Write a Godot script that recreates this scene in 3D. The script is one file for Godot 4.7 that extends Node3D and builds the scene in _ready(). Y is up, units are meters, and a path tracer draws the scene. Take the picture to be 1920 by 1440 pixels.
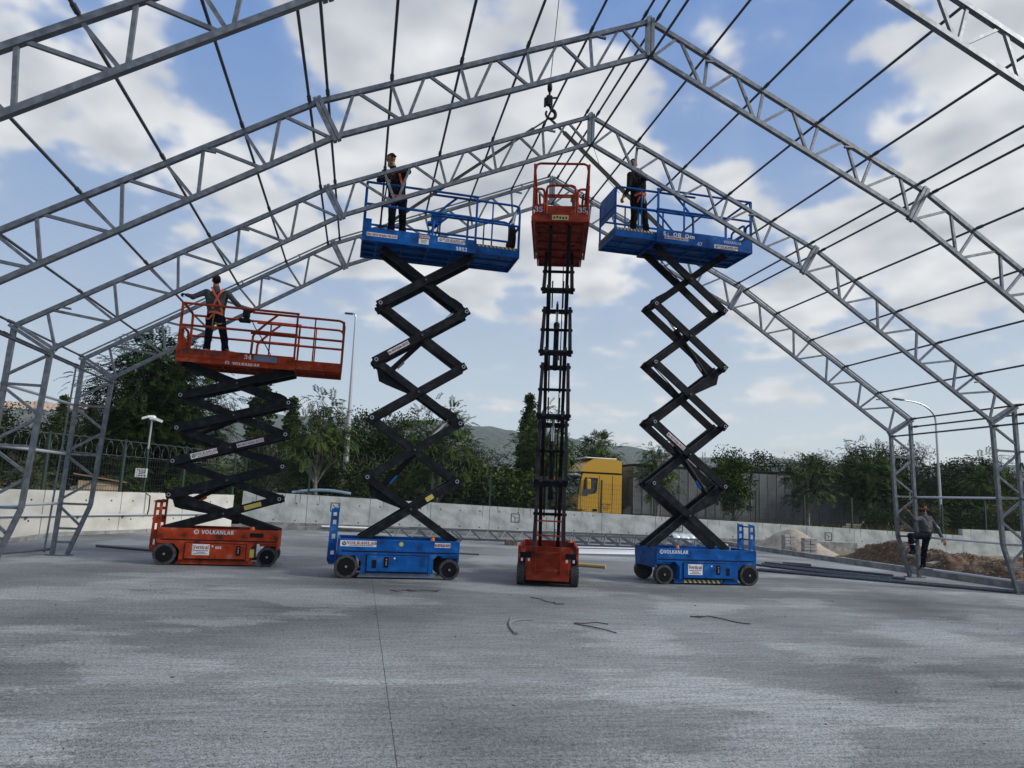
extends Node3D
# A steel hall frame being put up on a concrete yard with four scissor lifts.
# Plan coordinates: x to the right along the trusses, z forward (away from the viewer); P() turns them into Godot's axes.

var M := {}
var taken := {}
var rng := RandomNumberGenerator.new()
var sans: SystemFont
var serif: SystemFont

func P(x: float, y: float, z: float) -> Vector3:
	return Vector3(x, y, -z)

# ------------------------------------------------------------------ mesh builder
class MB:
	var v := PackedVector3Array()
	var n := PackedVector3Array()
	var c := PackedColorArray()
	var uv := PackedVector2Array()
	var col := Color(1, 1, 1)
	var colored := false
	var mapped := false
	func tri(a: Vector3, b: Vector3, d: Vector3, na: Vector3, nb: Vector3, nd: Vector3) -> void:
		if (b - a).cross(d - a).dot(na + nb + nd) > 0.0:
			v.append(a); v.append(d); v.append(b); n.append(na); n.append(nd); n.append(nb)
		else:
			v.append(a); v.append(b); v.append(d); n.append(na); n.append(nb); n.append(nd)
		if colored:
			c.append(col); c.append(col); c.append(col)
	func quad(a: Vector3, b: Vector3, d: Vector3, e: Vector3, nn: Vector3) -> void:
		tri(a, b, d, nn, nn, nn)
		tri(a, d, e, nn, nn, nn)
	func flat(a: Vector3, b: Vector3, d: Vector3, want: Vector3) -> void:
		var nn := (b - a).cross(d - a)
		if nn.length() < 1e-12:
			return
		nn = nn.normalized()
		if nn.dot(want) < 0.0:
			nn = -nn
		tri(a, b, d, nn, nn, nn)
	func obox(o: Vector3, X: Vector3, Y: Vector3, Z: Vector3) -> void:
		var nx := X.normalized(); var ny := Y.normalized(); var nz := Z.normalized()
		for s in [-1.0, 1.0]:
			quad(o + X * s - Y - Z, o + X * s + Y - Z, o + X * s + Y + Z, o + X * s - Y + Z, nx * s)
			quad(o + Y * s - X - Z, o + Y * s + X - Z, o + Y * s + X + Z, o + Y * s - X + Z, ny * s)
			quad(o + Z * s - X - Y, o + Z * s + X - Y, o + Z * s + X + Y, o + Z * s - X + Y, nz * s)
	func box(o: Vector3, size: Vector3) -> void:
		obox(o, Vector3(size.x / 2, 0, 0), Vector3(0, size.y / 2, 0), Vector3(0, 0, size.z / 2))
	func span(a: Vector3, b: Vector3) -> void:
		box((a + b) / 2, (b - a).abs())
	# square tube from a to b: w along "side", h along the third axis
	func bar(a: Vector3, b: Vector3, w: float, h: float, side := Vector3(0, 0, 1)) -> void:
		var d := (b - a).normalized()
		if absf(d.dot(side.normalized())) > 0.95:
			side = Vector3(1, 0, 0)
		var s := (side - d * side.dot(d)).normalized()
		var u := d.cross(s)
		obox((a + b) / 2, (b - a) / 2, s * w / 2, u * h / 2)
	# bevelled box
	func bbox(o: Vector3, size: Vector3, bev: float) -> void:
		var h := size / 2
		var pts := {}
		for sx in [-1, 1]:
			for sy in [-1, 1]:
				for sz in [-1, 1]:
					pts[Vector3i(sx, sy, sz)] = [o + Vector3(sx * h.x, sy * (h.y - bev), sz * (h.z - bev)), o + Vector3(sx * (h.x - bev), sy * h.y, sz * (h.z - bev)), o + Vector3(sx * (h.x - bev), sy * (h.y - bev), sz * h.z)]
		for ax in 3:
			var a1 := (ax + 1) % 3
			var a2 := (ax + 2) % 3
			for s in [-1, 1]:
				var q := []
				for t in [[-1, -1], [1, -1], [1, 1], [-1, 1]]:
					var k := Vector3i()
					k[ax] = s; k[a1] = t[0]; k[a2] = t[1]
					q.append(pts[k][ax])
				var nn := Vector3(); nn[ax] = s
				quad(q[0], q[1], q[2], q[3], nn)
			for s1 in [-1, 1]:
				for s2 in [-1, 1]:
					var ka := Vector3i(); var kb := Vector3i()
					ka[a1] = s1; ka[a2] = s2; ka[ax] = -1
					kb[a1] = s1; kb[a2] = s2; kb[ax] = 1
					var nn2 := Vector3(); nn2[a1] = s1; nn2[a2] = s2
					quad(pts[ka][a1], pts[kb][a1], pts[kb][a2], pts[ka][a2], nn2.normalized())
		for k in pts:
			flat(pts[k][0], pts[k][1], pts[k][2], Vector3(k))
	func cyl(a: Vector3, b: Vector3, r0: float, r1: float, seg := 10, caps := true) -> void:
		var d := (b - a).normalized()
		var s := d.cross(Vector3(0, 1, 0) if absf(d.y) < 0.9 else Vector3(1, 0, 0)).normalized()
		var u := d.cross(s)
		var slope := (r0 - r1) / maxf((b - a).length(), 1e-6)
		for i in seg:
			var t0 := TAU * i / seg
			var t1 := TAU * (i + 1) / seg
			var e0 := s * cos(t0) + u * sin(t0)
			var e1 := s * cos(t1) + u * sin(t1)
			var n0 := (e0 + d * slope).normalized()
			var n1 := (e1 + d * slope).normalized()
			tri(a + e0 * r0, a + e1 * r0, b + e1 * r1, n0, n1, n1)
			tri(a + e0 * r0, b + e1 * r1, b + e0 * r1, n0, n1, n0)
			if caps:
				tri(a, a + e0 * r0, a + e1 * r0, -d, -d, -d)
				tri(b, b + e0 * r1, b + e1 * r1, d, d, d)
	func sweep(pts: Array, r: float, seg := 8, r_end := -1.0) -> void:
		var m := pts.size()
		var s := Vector3()
		var rings := []
		for i in m:
			var d: Vector3 = (pts[mini(i + 1, m - 1)] - pts[maxi(i - 1, 0)]).normalized()
			if i == 0:
				s = d.cross(Vector3(0, 1, 0) if absf(d.y) < 0.9 else Vector3(1, 0, 0)).normalized()
			else:
				s = (s - d * s.dot(d)).normalized()
			var u := d.cross(s)
			var rr := r if r_end < 0.0 else lerpf(r, r_end, float(i) / maxf(m - 1, 1))
			var ring := []
			for k in seg:
				var t := TAU * k / seg
				var e := s * cos(t) + u * sin(t)
				ring.append([pts[i] + e * rr, e])
			rings.append(ring)
		for i in m - 1:
			for k in seg:
				var k2 := (k + 1) % seg
				var A = rings[i][k]; var B = rings[i][k2]; var C = rings[i + 1][k2]; var D = rings[i + 1][k]
				tri(A[0], B[0], C[0], A[1], B[1], C[1])
				tri(A[0], C[0], D[0], A[1], C[1], D[1])
		for e in [[0, 1], [m - 1, m - 2]]:
			var dd: Vector3 = (pts[e[0]] - pts[e[1]]).normalized()
			for k in seg:
				tri(pts[e[0]], rings[e[0]][k][0], rings[e[0]][(k + 1) % seg][0], dd, dd, dd)
	# polygon in the plane (X, Y) at o, extruded both ways along Z by half of depth
	func prism(o: Vector3, X: Vector3, Y: Vector3, poly: PackedVector2Array, depth: float) -> void:
		var Z := X.cross(Y).normalized()
		var idx := Geometry2D.triangulate_polygon(poly)
		var h := Z * depth / 2
		for i in range(0, idx.size(), 3):
			var a := o + X * poly[idx[i]].x + Y * poly[idx[i]].y
			var b := o + X * poly[idx[i + 1]].x + Y * poly[idx[i + 1]].y
			var d := o + X * poly[idx[i + 2]].x + Y * poly[idx[i + 2]].y
			tri(a + h, b + h, d + h, Z, Z, Z)
			tri(a - h, b - h, d - h, -Z, -Z, -Z)
		var mid := Vector2()
		for q in poly:
			mid += q
		mid /= poly.size()
		var cw := Geometry2D.is_polygon_clockwise(poly)
		for i in poly.size():
			var q0 := poly[i]
			var q1 := poly[(i + 1) % poly.size()]
			var e := q1 - q0
			var nn2 := Vector2(e.y, -e.x) * (-1.0 if cw else 1.0)
			var nn := (X * nn2.x + Y * nn2.y).normalized()
			var a := o + X * q0.x + Y * q0.y
			var b := o + X * q1.x + Y * q1.y
			quad(a - h, b - h, b + h, a + h, nn)
	func ball(o: Vector3, r: Vector3, seg := 8) -> void:
		var half := maxi(seg / 2, 3)
		for i in half:
			var p0 := PI * i / half - PI / 2
			var p1 := PI * (i + 1) / half - PI / 2
			for k in seg:
				var t0 := TAU * k / seg
				var t1 := TAU * (k + 1) / seg
				var e := []
				for q in [[p0, t0], [p0, t1], [p1, t1], [p1, t0]]:
					e.append(Vector3(cos(q[0]) * cos(q[1]), sin(q[0]), cos(q[0]) * sin(q[1])))
				tri(o + e[0] * r, o + e[1] * r, o + e[2] * r, e[0], e[1], e[2])
				tri(o + e[0] * r, o + e[2] * r, o + e[3] * r, e[0], e[2], e[3])
	func mesh() -> ArrayMesh:
		var a := []
		a.resize(Mesh.ARRAY_MAX)
		a[Mesh.ARRAY_VERTEX] = v
		a[Mesh.ARRAY_NORMAL] = n
		if colored:
			a[Mesh.ARRAY_COLOR] = c
		if mapped:
			a[Mesh.ARRAY_TEX_UV] = uv
		var m := ArrayMesh.new()
		m.add_surface_from_arrays(Mesh.PRIMITIVE_TRIANGLES, a)
		return m

# ------------------------------------------------------------------ scene helpers
func numbered(called: String) -> String:
	if not taken.has(called):
		taken[called] = 0
		return called
	taken[called] += 1
	return "%s_%03d" % [called, taken[called]]

func thing(called: String, label: String, category: String, at := Vector3.ZERO, turn := 0.0, group := "") -> Node3D:
	var o := Node3D.new()
	o.name = numbered(called)
	add_child(o)
	o.position = at
	o.rotation.y = turn
	o.set_meta("label", label)
	o.set_meta("category", category)
	if group != "":
		o.set_meta("group", group)
	return o

func put(called: String, mesh: Mesh, mat: Material, parent: Node) -> MeshInstance3D:
	var o := MeshInstance3D.new()
	o.mesh = mesh
	o.material_override = mat
	o.cast_shadow = GeometryInstance3D.SHADOW_CASTING_SETTING_ON
	if parent == self:
		o.name = numbered(called)
		add_child(o)
	else:
		o.name = called
		parent.add_child(o, true)
	return o

func part(called: String, b: MB, mat: Material, parent: Node) -> MeshInstance3D:
	return put(called, b.mesh(), mat, parent)

func tag(o: Node, label: String, category: String, group := "") -> void:
	o.set_meta("label", label)
	o.set_meta("category", category)
	if group != "":
		o.set_meta("group", group)

func struct(called: String, mesh: Mesh, mat: Material) -> MeshInstance3D:
	var o := put(called, mesh, mat, self)
	o.set_meta("kind", "structure")
	return o

func copy(o: Node3D, at: Vector3, turn: float, label := "") -> Node3D:
	var base := String(o.name)
	var r: Node3D = o.duplicate()
	r.name = numbered(base)
	add_child(r)
	r.position = at
	r.rotation.y = turn
	if label != "":
		r.set_meta("label", label)
	return r

func lin(r: float, g: float, b: float) -> Color:
	return Color(r, g, b).linear_to_srgb()

func noise(seed_: int, freq: float, oct := 4, kind := FastNoiseLite.TYPE_SIMPLEX_SMOOTH) -> FastNoiseLite:
	var f := FastNoiseLite.new()
	f.seed = seed_
	f.frequency = freq
	f.noise_type = kind
	f.fractal_type = FastNoiseLite.FRACTAL_FBM
	f.fractal_octaves = oct
	return f

# tileable texture: a noise picture passed through a list of [position, linear colour]
func noise_tex(seed_: int, freq: float, stops: Array, size := 256, oct := 4) -> ImageTexture:
	var g := noise(seed_, freq, oct).get_seamless_image(size, size)
	g.convert(Image.FORMAT_L8)
	var src := g.get_data()
	var lut := []
	for i in 256:
		var t := i / 255.0
		var cc: Color = stops[0][1]
		for k in stops.size() - 1:
			if t >= stops[k][0]:
				cc = (stops[k][1] as Color).lerp(stops[k + 1][1], clampf((t - stops[k][0]) / maxf(stops[k + 1][0] - stops[k][0], 1e-4), 0, 1))
		cc = cc.linear_to_srgb()
		lut.append([int(clampf(cc.r, 0, 1) * 255), int(clampf(cc.g, 0, 1) * 255), int(clampf(cc.b, 0, 1) * 255)])
	var out := PackedByteArray()
	out.resize(size * size * 3)
	for i in size * size:
		var q = lut[src[i]]
		out[i * 3] = q[0]; out[i * 3 + 1] = q[1]; out[i * 3 + 2] = q[2]
	return ImageTexture.create_from_image(Image.create_from_data(size, size, false, Image.FORMAT_RGB8, out))

func normal_tex(seed_: int, freq: float, strength: float, size := 256, oct := 4) -> ImageTexture:
	var g := noise(seed_, freq, oct).get_seamless_image(size, size)
	g.convert(Image.FORMAT_RGBA8)
	g.bump_map_to_normal_map(strength)
	return ImageTexture.create_from_image(g)

func plain(r: float, g: float, b: float, rough := 0.6, metal := 0.0) -> StandardMaterial3D:
	var m := StandardMaterial3D.new()
	m.albedo_color = lin(r, g, b)
	m.roughness = rough
	m.metallic = metal
	return m

func mottled(tex: Texture2D, scale: float, rough := 0.7, metal := 0.0, nrm: Texture2D = null, nscale := 1.0) -> StandardMaterial3D:
	var m := StandardMaterial3D.new()
	m.albedo_texture = tex
	m.roughness = rough
	m.metallic = metal
	m.uv1_triplanar = true
	m.uv1_world_triplanar = true
	m.uv1_scale = Vector3.ONE * scale
	if nrm != null:
		m.normal_enabled = true
		m.normal_texture = nrm
		m.normal_scale = nscale
	return m

func vivid(rough := 0.8) -> StandardMaterial3D:
	var m := StandardMaterial3D.new()
	m.vertex_color_use_as_albedo = true
	m.roughness = rough
	return m

# ------------------------------------------------------------------ the scene
func _ready() -> void:
	rng.seed = 20240
	# camera
	var cam := Camera3D.new()
	cam.name = "camera"
	add_child(cam)
	cam.position = Vector3(-4.236, 1.6, 0.0)
	cam.rotation = Vector3(0.1571, -0.1994, 0.0452)
	cam.fov = 56.29
	cam.near = 0.1
	cam.far = 6000.0
	cam.current = true
	# sky and air
	var env := Environment.new()
	env.background_mode = Environment.BG_SKY
	var sky := Sky.new()
	var pano := PanoramaSkyMaterial.new()
	pano.panorama = ImageTexture.create_from_image(sky_image())
	pano.energy_multiplier = 1.0
	sky.sky_material = pano
	env.sky = sky
	env.tonemap_mode = Environment.TONE_MAPPER_LINEAR
	env.tonemap_exposure = 1.08
	env.sdfgi_enabled = true
	env.ssao_enabled = true
	env.ssil_enabled = true
	env.fog_enabled = true
	env.fog_density = 0.00028
	env.fog_light_color = Color(0.72, 0.79, 0.86)
	var we := WorldEnvironment.new()
	we.name = "world_environment"
	we.environment = env
	add_child(we)
	# sun: behind thin cloud, from the right
	var sun := DirectionalLight3D.new()
	sun.name = "sun"
	add_child(sun)
	sun.look_at_from_position(Vector3.ZERO, -Vector3(0.80, 0.60, 0.32), Vector3.UP)
	sun.light_color = Color(1.0, 0.975, 0.94)
	sun.light_energy = 1.1
	sun.light_angular_distance = 10.0
	sun.shadow_enabled = true
	sans = SystemFont.new()
	sans.font_names = PackedStringArray(["Droid Sans"])
	sans.font_weight = 700
	serif = SystemFont.new()
	serif.font_names = PackedStringArray(["Droid Serif"])
	serif.font_weight = 700
	make_materials()
	build_ground()
	build_walls()
	build_hills()
	build_fences()
	build_trees()
	build_hall()
	build_lifts()
	build_crane()
	build_truck()
	build_poles()
	build_piles()
	build_ground_clutter()
	build_people()

func sky_image() -> Image:
	var W := 2048
	var Hh := 1024
	# openings (negative) and cloud masses (positive): azimuth, elevation, radius in degrees, weight
	var blobs := [[-10.7, 29.6, 4.0, -1], [-14.2, 31.5, 2.6, -0.7], [-23.0, 30.4, 2.1, -0.8], [-12.4, 27.1, 2.6, -0.9], [-16.7, 25.0, 1.5, -0.5], [-24.3, 19.5, 2.6, -0.5], [-21.9, 17.7, 2.6, -0.6], [-17.9, 18.2, 2.1, -0.4], [-12.5, 33.5, 2.1, -0.8], [18.4, 36.5, 3.0, -0.8], [23.0, 32.9, 2.6, -0.8], [25.2, 29.2, 3.4, -0.9], [33.1, 25.6, 4.7, -1], [35.5, 27.1, 3.4, -0.7], [30.8, 33.2, 2.1, -0.4], [37.0, 29.3, 2.6, -0.5], [42.1, 28.3, 2.6, -0.4], [23.4, 35.6, 2.6, -0.8], [-23.9, 12.2, 5.5, -1], [-19.7, 11.2, 5.1, -0.9], [-11.2, 16.8, 2.6, -0.5], [-5.5, 10.3, 5.1, -0.9], [2.8, 9.8, 5.1, -0.9], [10.4, 12.4, 5.5, -0.8], [19.5, 12.6, 4.7, -0.9], [23.6, 22.4, 3.0, -0.8], [26.6, 12.6, 4.7, -0.8], [37.9, 10.4, 5.1, -0.8], [43.9, 10.4, 4.7, -0.7], [-14.3, 10.9, 4.3, -0.7], [33.8, 21.0, 2.6, -0.5], [-20.9, 27.3, 6.8, 0.8], [-15.5, 21.7, 8.5, 0.8], [-22.8, 22.0, 4.3, 0.5], [-1.6, 31.9, 6.4, 0.9], [7.6, 29.9, 10.6, 1], [-5.1, 23.6, 5.5, 0.6], [14.7, 24.5, 8.5, 1], [6.2, 17.2, 6.4, 0.9], [41.2, 23.4, 7.7, 0.9], [46.5, 25.1, 6.4, 0.8], [39.2, 18.2, 6.4, 0.9], [45.8, 18.4, 6.8, 0.8], [34.4, 15.6, 3.8, 0.8], [29.9, 32.0, 3.0, 0.4], [17.1, 19.3, 6.0, 0.7], [-2.2, 14.8, 3.4, 0.7], [30.9, 9.9, 1.9, 0.9], [22.1, 9.6, 0.9, 0.9], [10.9, 10.3, 0.8, 0.8], [-22.9, 8.7, 1.9, 0.6], [-26.5, 27.7, 3.8, 0.8], [20.4, 28.3, 2.6, 0.6], [47.1, 29.7, 3.8, 0.6], [39.4, 32.8, 3.8, 0.6]]
	var n1 := noise(11, 1.5, 6)
	var n2 := noise(27, 5.0, 5)
	var n3 := noise(5, 1.7, 3)
	var out := PackedFloat32Array()
	out.resize(W * Hh * 3)
	for j in Hh:
		var el := 90.0 - (j + 0.5) * 180.0 / Hh
		var se := sin(deg_to_rad(el))
		var ce := cos(deg_to_rad(el))
		for i in W:
			var az := (i + 0.5) * 360.0 / W
			if az > 180.0:
				az -= 360.0
			var k := (j * W + i) * 3
			if el < -1.0:
				out[k] = 0.20; out[k + 1] = 0.21; out[k + 2] = 0.22
				continue
			var ar := deg_to_rad(az)
			var dx := sin(ar) * ce
			var dz := cos(ar) * ce
			var toward := 0.5 + 0.5 * sin(deg_to_rad(az + 10.0))
			# clear air: deep blue overhead, pale near the horizon
			var t := pow(clampf(1.0 - se, 0, 1), 2.3)
			var r := lerpf(0.075, 0.545, t)
			var g := lerpf(0.205, 0.635, t)
			var b := lerpf(0.53, 0.665, t)
			var warm := toward * (0.07 * (1.0 - se) + 0.17 * pow(1.0 - se, 4.0))
			r += warm; g += warm * 0.85; b += warm * 0.5
			# clouds on a flat layer
			var q := 1.0 / (maxf(se, 0.0) + 0.16)
			var u := dx * q * 1.3
			var w := dz * q * 1.3
			var bias := 0.04
			if az > -75 and az < 95:
				for bl in blobs:
					var ddx: float = (az - bl[0]) * ce
					var rr: float = bl[2]
					if absf(ddx) > rr * 2.2:
						continue
					var ddy: float = el - bl[1]
					var d2 := (ddx * ddx + ddy * ddy) / (rr * rr)
					if d2 < 4.5:
						bias += (bl[3] as float) * (0.29 if bl[3] > 0 else (0.46 if bl[0] > 15.0 else 0.62)) * exp(-d2 * 0.9)
			var s := n1.get_noise_2d(u, w) * 0.82 + n2.get_noise_2d(u, w) * 0.34 + bias
			if el < 14.0:
				s -= (14.0 - maxf(el, 0.0)) * 0.019
			var cover := clampf(0.90 * smoothstep(-0.14, 0.20, s) + 0.10 * smoothstep(-0.5, 0.1, s), 0, 1)
			if cover > 0.0:
				var lit := clampf(0.62 + n3.get_noise_2d(u * 1.4 + 0.25, w * 1.4) * 0.6 + n2.get_noise_2d(u * 0.7 + 3.0, w * 0.7) * 0.3 - (s - 0.25) * 0.34 + toward * 0.12 - 0.04, 0.12, 1.0)
				var cr := lerpf(0.40, 0.83, lit)
				var cg := lerpf(0.43, 0.83, lit)
				var cb := lerpf(0.48, 0.82, lit)
				var hz := clampf(1.0 - el / 22.0, 0, 1) * 0.45
				cr = lerpf(cr, 0.66, hz); cg = lerpf(cg, 0.66, hz); cb = lerpf(cb, 0.66, hz)
				var a := cover * 0.93
				r = lerpf(r, cr, a); g = lerpf(g, cg, a); b = lerpf(b, cb, a)
			out[k] = r; out[k + 1] = g; out[k + 2] = b
	return Image.create_from_data(W, Hh, false, Image.FORMAT_RGBF, out.to_byte_array())

func make_materials() -> void:
	var spangle := noise_tex(3, 0.02, [[0.2, Color(0.108, 0.124, 0.143)], [0.5, Color(0.142, 0.160, 0.182)], [0.85, Color(0.20, 0.22, 0.245)]], 256, 5)
	M.galv = mottled(spangle, 1.1, 0.40, 0.55)
	M.tube = mottled(spangle, 1.6, 0.5, 0.3)
	M.tube.albedo_color = Color(0.66, 0.68, 0.72)
	M.bright_tube = plain(0.50, 0.54, 0.58, 0.4, 0.5)
	M.dark_tube = plain(0.10, 0.11, 0.125, 0.5, 0.4)
	M.yellow_tube = plain(0.42, 0.31, 0.10, 0.6)
	var blue := [[0.18, Color(0.012, 0.045, 0.15)], [0.30, Color(0.005, 0.068, 0.255)], [0.6, Color(0.006, 0.086, 0.325)], [0.80, Color(0.012, 0.105, 0.36)], [0.86, Color(0.055, 0.12, 0.28)]]
	M.blue = mottled(noise_tex(8, 0.012, blue, 256, 5), 0.9, 0.42)
	M.blue.metallic_specular = 0.22
	var orange := [[0.16, Color(0.07, 0.026, 0.016)], [0.28, Color(0.25, 0.034, 0.012)], [0.6, Color(0.33, 0.044, 0.014)], [0.80, Color(0.38, 0.065, 0.022)], [0.86, Color(0.30, 0.13, 0.09)]]
	M.orange = mottled(noise_tex(14, 0.014, orange, 256, 5), 0.9, 0.6)
	M.orange.metallic_specular = 0.2
	var red := [[0.16, Color(0.06, 0.021, 0.015)], [0.28, Color(0.20, 0.027, 0.014)], [0.6, Color(0.26, 0.034, 0.017)], [0.80, Color(0.31, 0.055, 0.03)], [0.86, Color(0.25, 0.11, 0.08)]]
	M.red = mottled(noise_tex(15, 0.014, red, 256, 5), 0.9, 0.6)
	M.red.metallic_specular = 0.2
	M.grey_blue = mottled(noise_tex(19, 0.02, [[0.2, Color(0.09, 0.13, 0.20)], [0.7, Color(0.14, 0.19, 0.27)]], 128), 1.3, 0.6)
	M.arm = mottled(noise_tex(21, 0.015, [[0.2, Color(0.005, 0.006, 0.008)], [0.6, Color(0.009, 0.011, 0.015)], [0.9, Color(0.022, 0.024, 0.028)]], 256, 5), 1.2, 0.55)
	M.arm.metallic_specular = 0.25
	M.black = plain(0.007, 0.007, 0.009, 0.6)
	M.black.metallic_specular = 0.25
	M.rubber = mottled(noise_tex(22, 0.03, [[0.2, Color(0.02, 0.021, 0.023)], [0.8, Color(0.06, 0.06, 0.062)]], 128), 3.0, 0.85)
	M.dark_rim = plain(0.008, 0.008, 0.010, 0.6)
	M.dark_rim.metallic_specular = 0.2
	M.steel = plain(0.45, 0.46, 0.47, 0.3, 0.9)
	M.chrome = plain(0.75, 0.76, 0.78, 0.16, 1.0)
	M.white = plain(0.72, 0.73, 0.74, 0.5)
	M.sticker = plain(0.62, 0.63, 0.66, 0.5)
	M.paper_yellow = plain(0.50, 0.42, 0.08, 0.6)
	M.hazard_yellow = plain(0.48, 0.40, 0.16, 0.6)
	M.ink_red = plain(0.22, 0.025, 0.035, 0.6)
	M.ink = plain(0.02, 0.02, 0.03, 0.6)
	M.faded = plain(0.36, 0.46, 0.62, 0.6)
	M.amber = plain(0.55, 0.16, 0.03, 0.3)
	# concrete walls: formwork grey with drip stains
	var wall_n := normal_tex(31, 0.03, 2.0, 256, 5)
	M.wall = mottled(noise_tex(30, 0.008, [[0.15, Color(0.31, 0.335, 0.325)], [0.5, Color(0.41, 0.44, 0.43)], [0.85, Color(0.48, 0.51, 0.50)]], 512, 6), 0.28, 0.9, 0.0, wall_n, 0.5)
	M.wall_sunlit = mottled(noise_tex(33, 0.008, [[0.15, Color(0.36, 0.36, 0.33)], [0.5, Color(0.47, 0.47, 0.44)], [0.85, Color(0.53, 0.53, 0.50)]], 512, 6), 0.28, 0.9, 0.0, wall_n, 0.5)  # lighter copy of the wall concrete: sun on this face put into the colour
	M.kerb = mottled(noise_tex(32, 0.012, [[0.15, Color(0.16, 0.165, 0.165)], [0.5, Color(0.235, 0.24, 0.235)], [0.85, Color(0.31, 0.31, 0.30)]], 256, 5), 0.6, 0.92, 0.0, wall_n, 0.8)
	M.stain = plain(0.17, 0.16, 0.14, 0.95)
	M.recess = plain(0.05, 0.052, 0.055, 0.95)
	M.earth = mottled(noise_tex(41, 0.010, [[0.1, Color(0.09, 0.075, 0.05)], [0.4, Color(0.16, 0.13, 0.085)], [0.65, Color(0.12, 0.13, 0.06)], [0.9, Color(0.24, 0.20, 0.13)]], 512, 6), 0.13, 0.95, 0.0, normal_tex(42, 0.04, 4.0), 0.8)
	M.dirt = mottled(noise_tex(43, 0.02, [[0.1, Color(0.04, 0.022, 0.012)], [0.45, Color(0.085, 0.048, 0.026)], [0.8, Color(0.15, 0.095, 0.058)], [1.0, Color(0.28, 0.22, 0.16)]], 512, 6), 0.55, 0.97, 0.0, normal_tex(44, 0.05, 6.0), 1.0)
	M.sand = mottled(noise_tex(45, 0.03, [[0.1, Color(0.24, 0.20, 0.155)], [0.5, Color(0.33, 0.285, 0.225)], [0.9, Color(0.42, 0.37, 0.30)]], 256, 5), 0.9, 0.97, 0.0, normal_tex(46, 0.08, 4.0), 0.9)
	M.paver = mottled(noise_tex(47, 0.03, [[0.1, Color(0.22, 0.22, 0.21)], [0.9, Color(0.36, 0.355, 0.34)]], 128), 1.5, 0.92)
	M.pebble = plain(0.30, 0.27, 0.23, 0.9)
	M.bark = mottled(noise_tex(51, 0.03, [[0.2, Color(0.05, 0.04, 0.03)], [0.8, Color(0.14, 0.115, 0.09)]], 128), 1.5, 0.95)
	M.pale_bark = mottled(noise_tex(52, 0.03, [[0.2, Color(0.13, 0.12, 0.10)], [0.8, Color(0.26, 0.24, 0.21)]], 128), 1.5, 0.95)
	M.leaf = vivid(0.62)
	M.leaf.metallic_specular = 0.12
	M.leaf.backlight_enabled = true
	M.leaf.backlight = Color(0.10, 0.13, 0.05)
	M.leaf.cull_mode = BaseMaterial3D.CULL_DISABLED
	M.fence_green = plain(0.012, 0.035, 0.025, 0.5)
	M.wire = plain(0.022, 0.032, 0.030, 0.5, 0.3)
	M.razor = plain(0.16, 0.17, 0.18, 0.45, 0.7)
	M.pole = plain(0.46, 0.48, 0.50, 0.38, 0.7)
	M.truck_yellow = plain(0.55, 0.315, 0.02, 0.34)
	M.truck_yellow.clearcoat_enabled = true
	M.truck_yellow.clearcoat = 0.5
	M.glass = plain(0.02, 0.028, 0.03, 0.06)
	M.glass.metallic = 0.0
	M.glass.metallic_specular = 0.9
	M.curtain = mottled(noise_tex(61, 0.01, [[0.2, Color(0.085, 0.092, 0.10)], [0.8, Color(0.13, 0.14, 0.147)]], 256), 0.4, 0.7)
	M.curtain_rib = plain(0.16, 0.17, 0.175, 0.7)
	M.brick_wall = mottled(noise_tex(63, 0.02, [[0.2, Color(0.22, 0.17, 0.12)], [0.8, Color(0.38, 0.30, 0.20)]], 128), 1.2, 0.95)
	M.roof_tin = plain(0.24, 0.13, 0.08, 0.7)
	M.car_paint = plain(0.30, 0.42, 0.52, 0.25)
	M.strap = mottled(noise_tex(65, 0.05, [[0.2, Color(0.014, 0.014, 0.012)], [0.8, Color(0.032, 0.031, 0.025)]], 128), 4.0, 0.9)
	M.rope = plain(0.05, 0.055, 0.06, 0.9)
	M.rope_pale = plain(0.20, 0.21, 0.21, 0.9)
	M.film = plain(0.42, 0.48, 0.54, 0.3)
	M.cloth = vivid(0.9)
	M.cloth.metallic_specular = 0.15
	M.cloth.uv1_triplanar = true
	M.cloth.uv1_scale = Vector3.ONE * 2.6
	M.cloth.normal_enabled = true
	M.cloth.normal_texture = normal_tex(81, 0.022, 14.0, 256, 3)
	M.cloth.normal_scale = 1.0
	M.harness = plain(0.55, 0.10, 0.045, 0.8)
	M.harness_dark = plain(0.14, 0.13, 0.06, 0.85)
	M.gloves = plain(0.42, 0.20, 0.03, 0.8)
	M.reflective = plain(0.45, 0.46, 0.47, 0.5)
	M.hill = mottled(noise_tex(71, 0.012, [[0.2, Color(0.018, 0.030, 0.014)], [0.45, Color(0.036, 0.052, 0.024)], [0.6, Color(0.055, 0.066, 0.032)], [0.85, Color(0.13, 0.115, 0.07)]], 512, 6), 0.009, 1.0, 0.0, normal_tex(72, 0.06, 8.0), 1.0)
	M.quarry = mottled(noise_tex(73, 0.012, [[0.15, Color(0.20, 0.10, 0.06)], [0.45, Color(0.42, 0.26, 0.15)], [0.8, Color(0.56, 0.40, 0.25)]], 512, 6), 0.012, 1.0, 0.0, normal_tex(74, 0.05, 6.0), 1.0)

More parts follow.
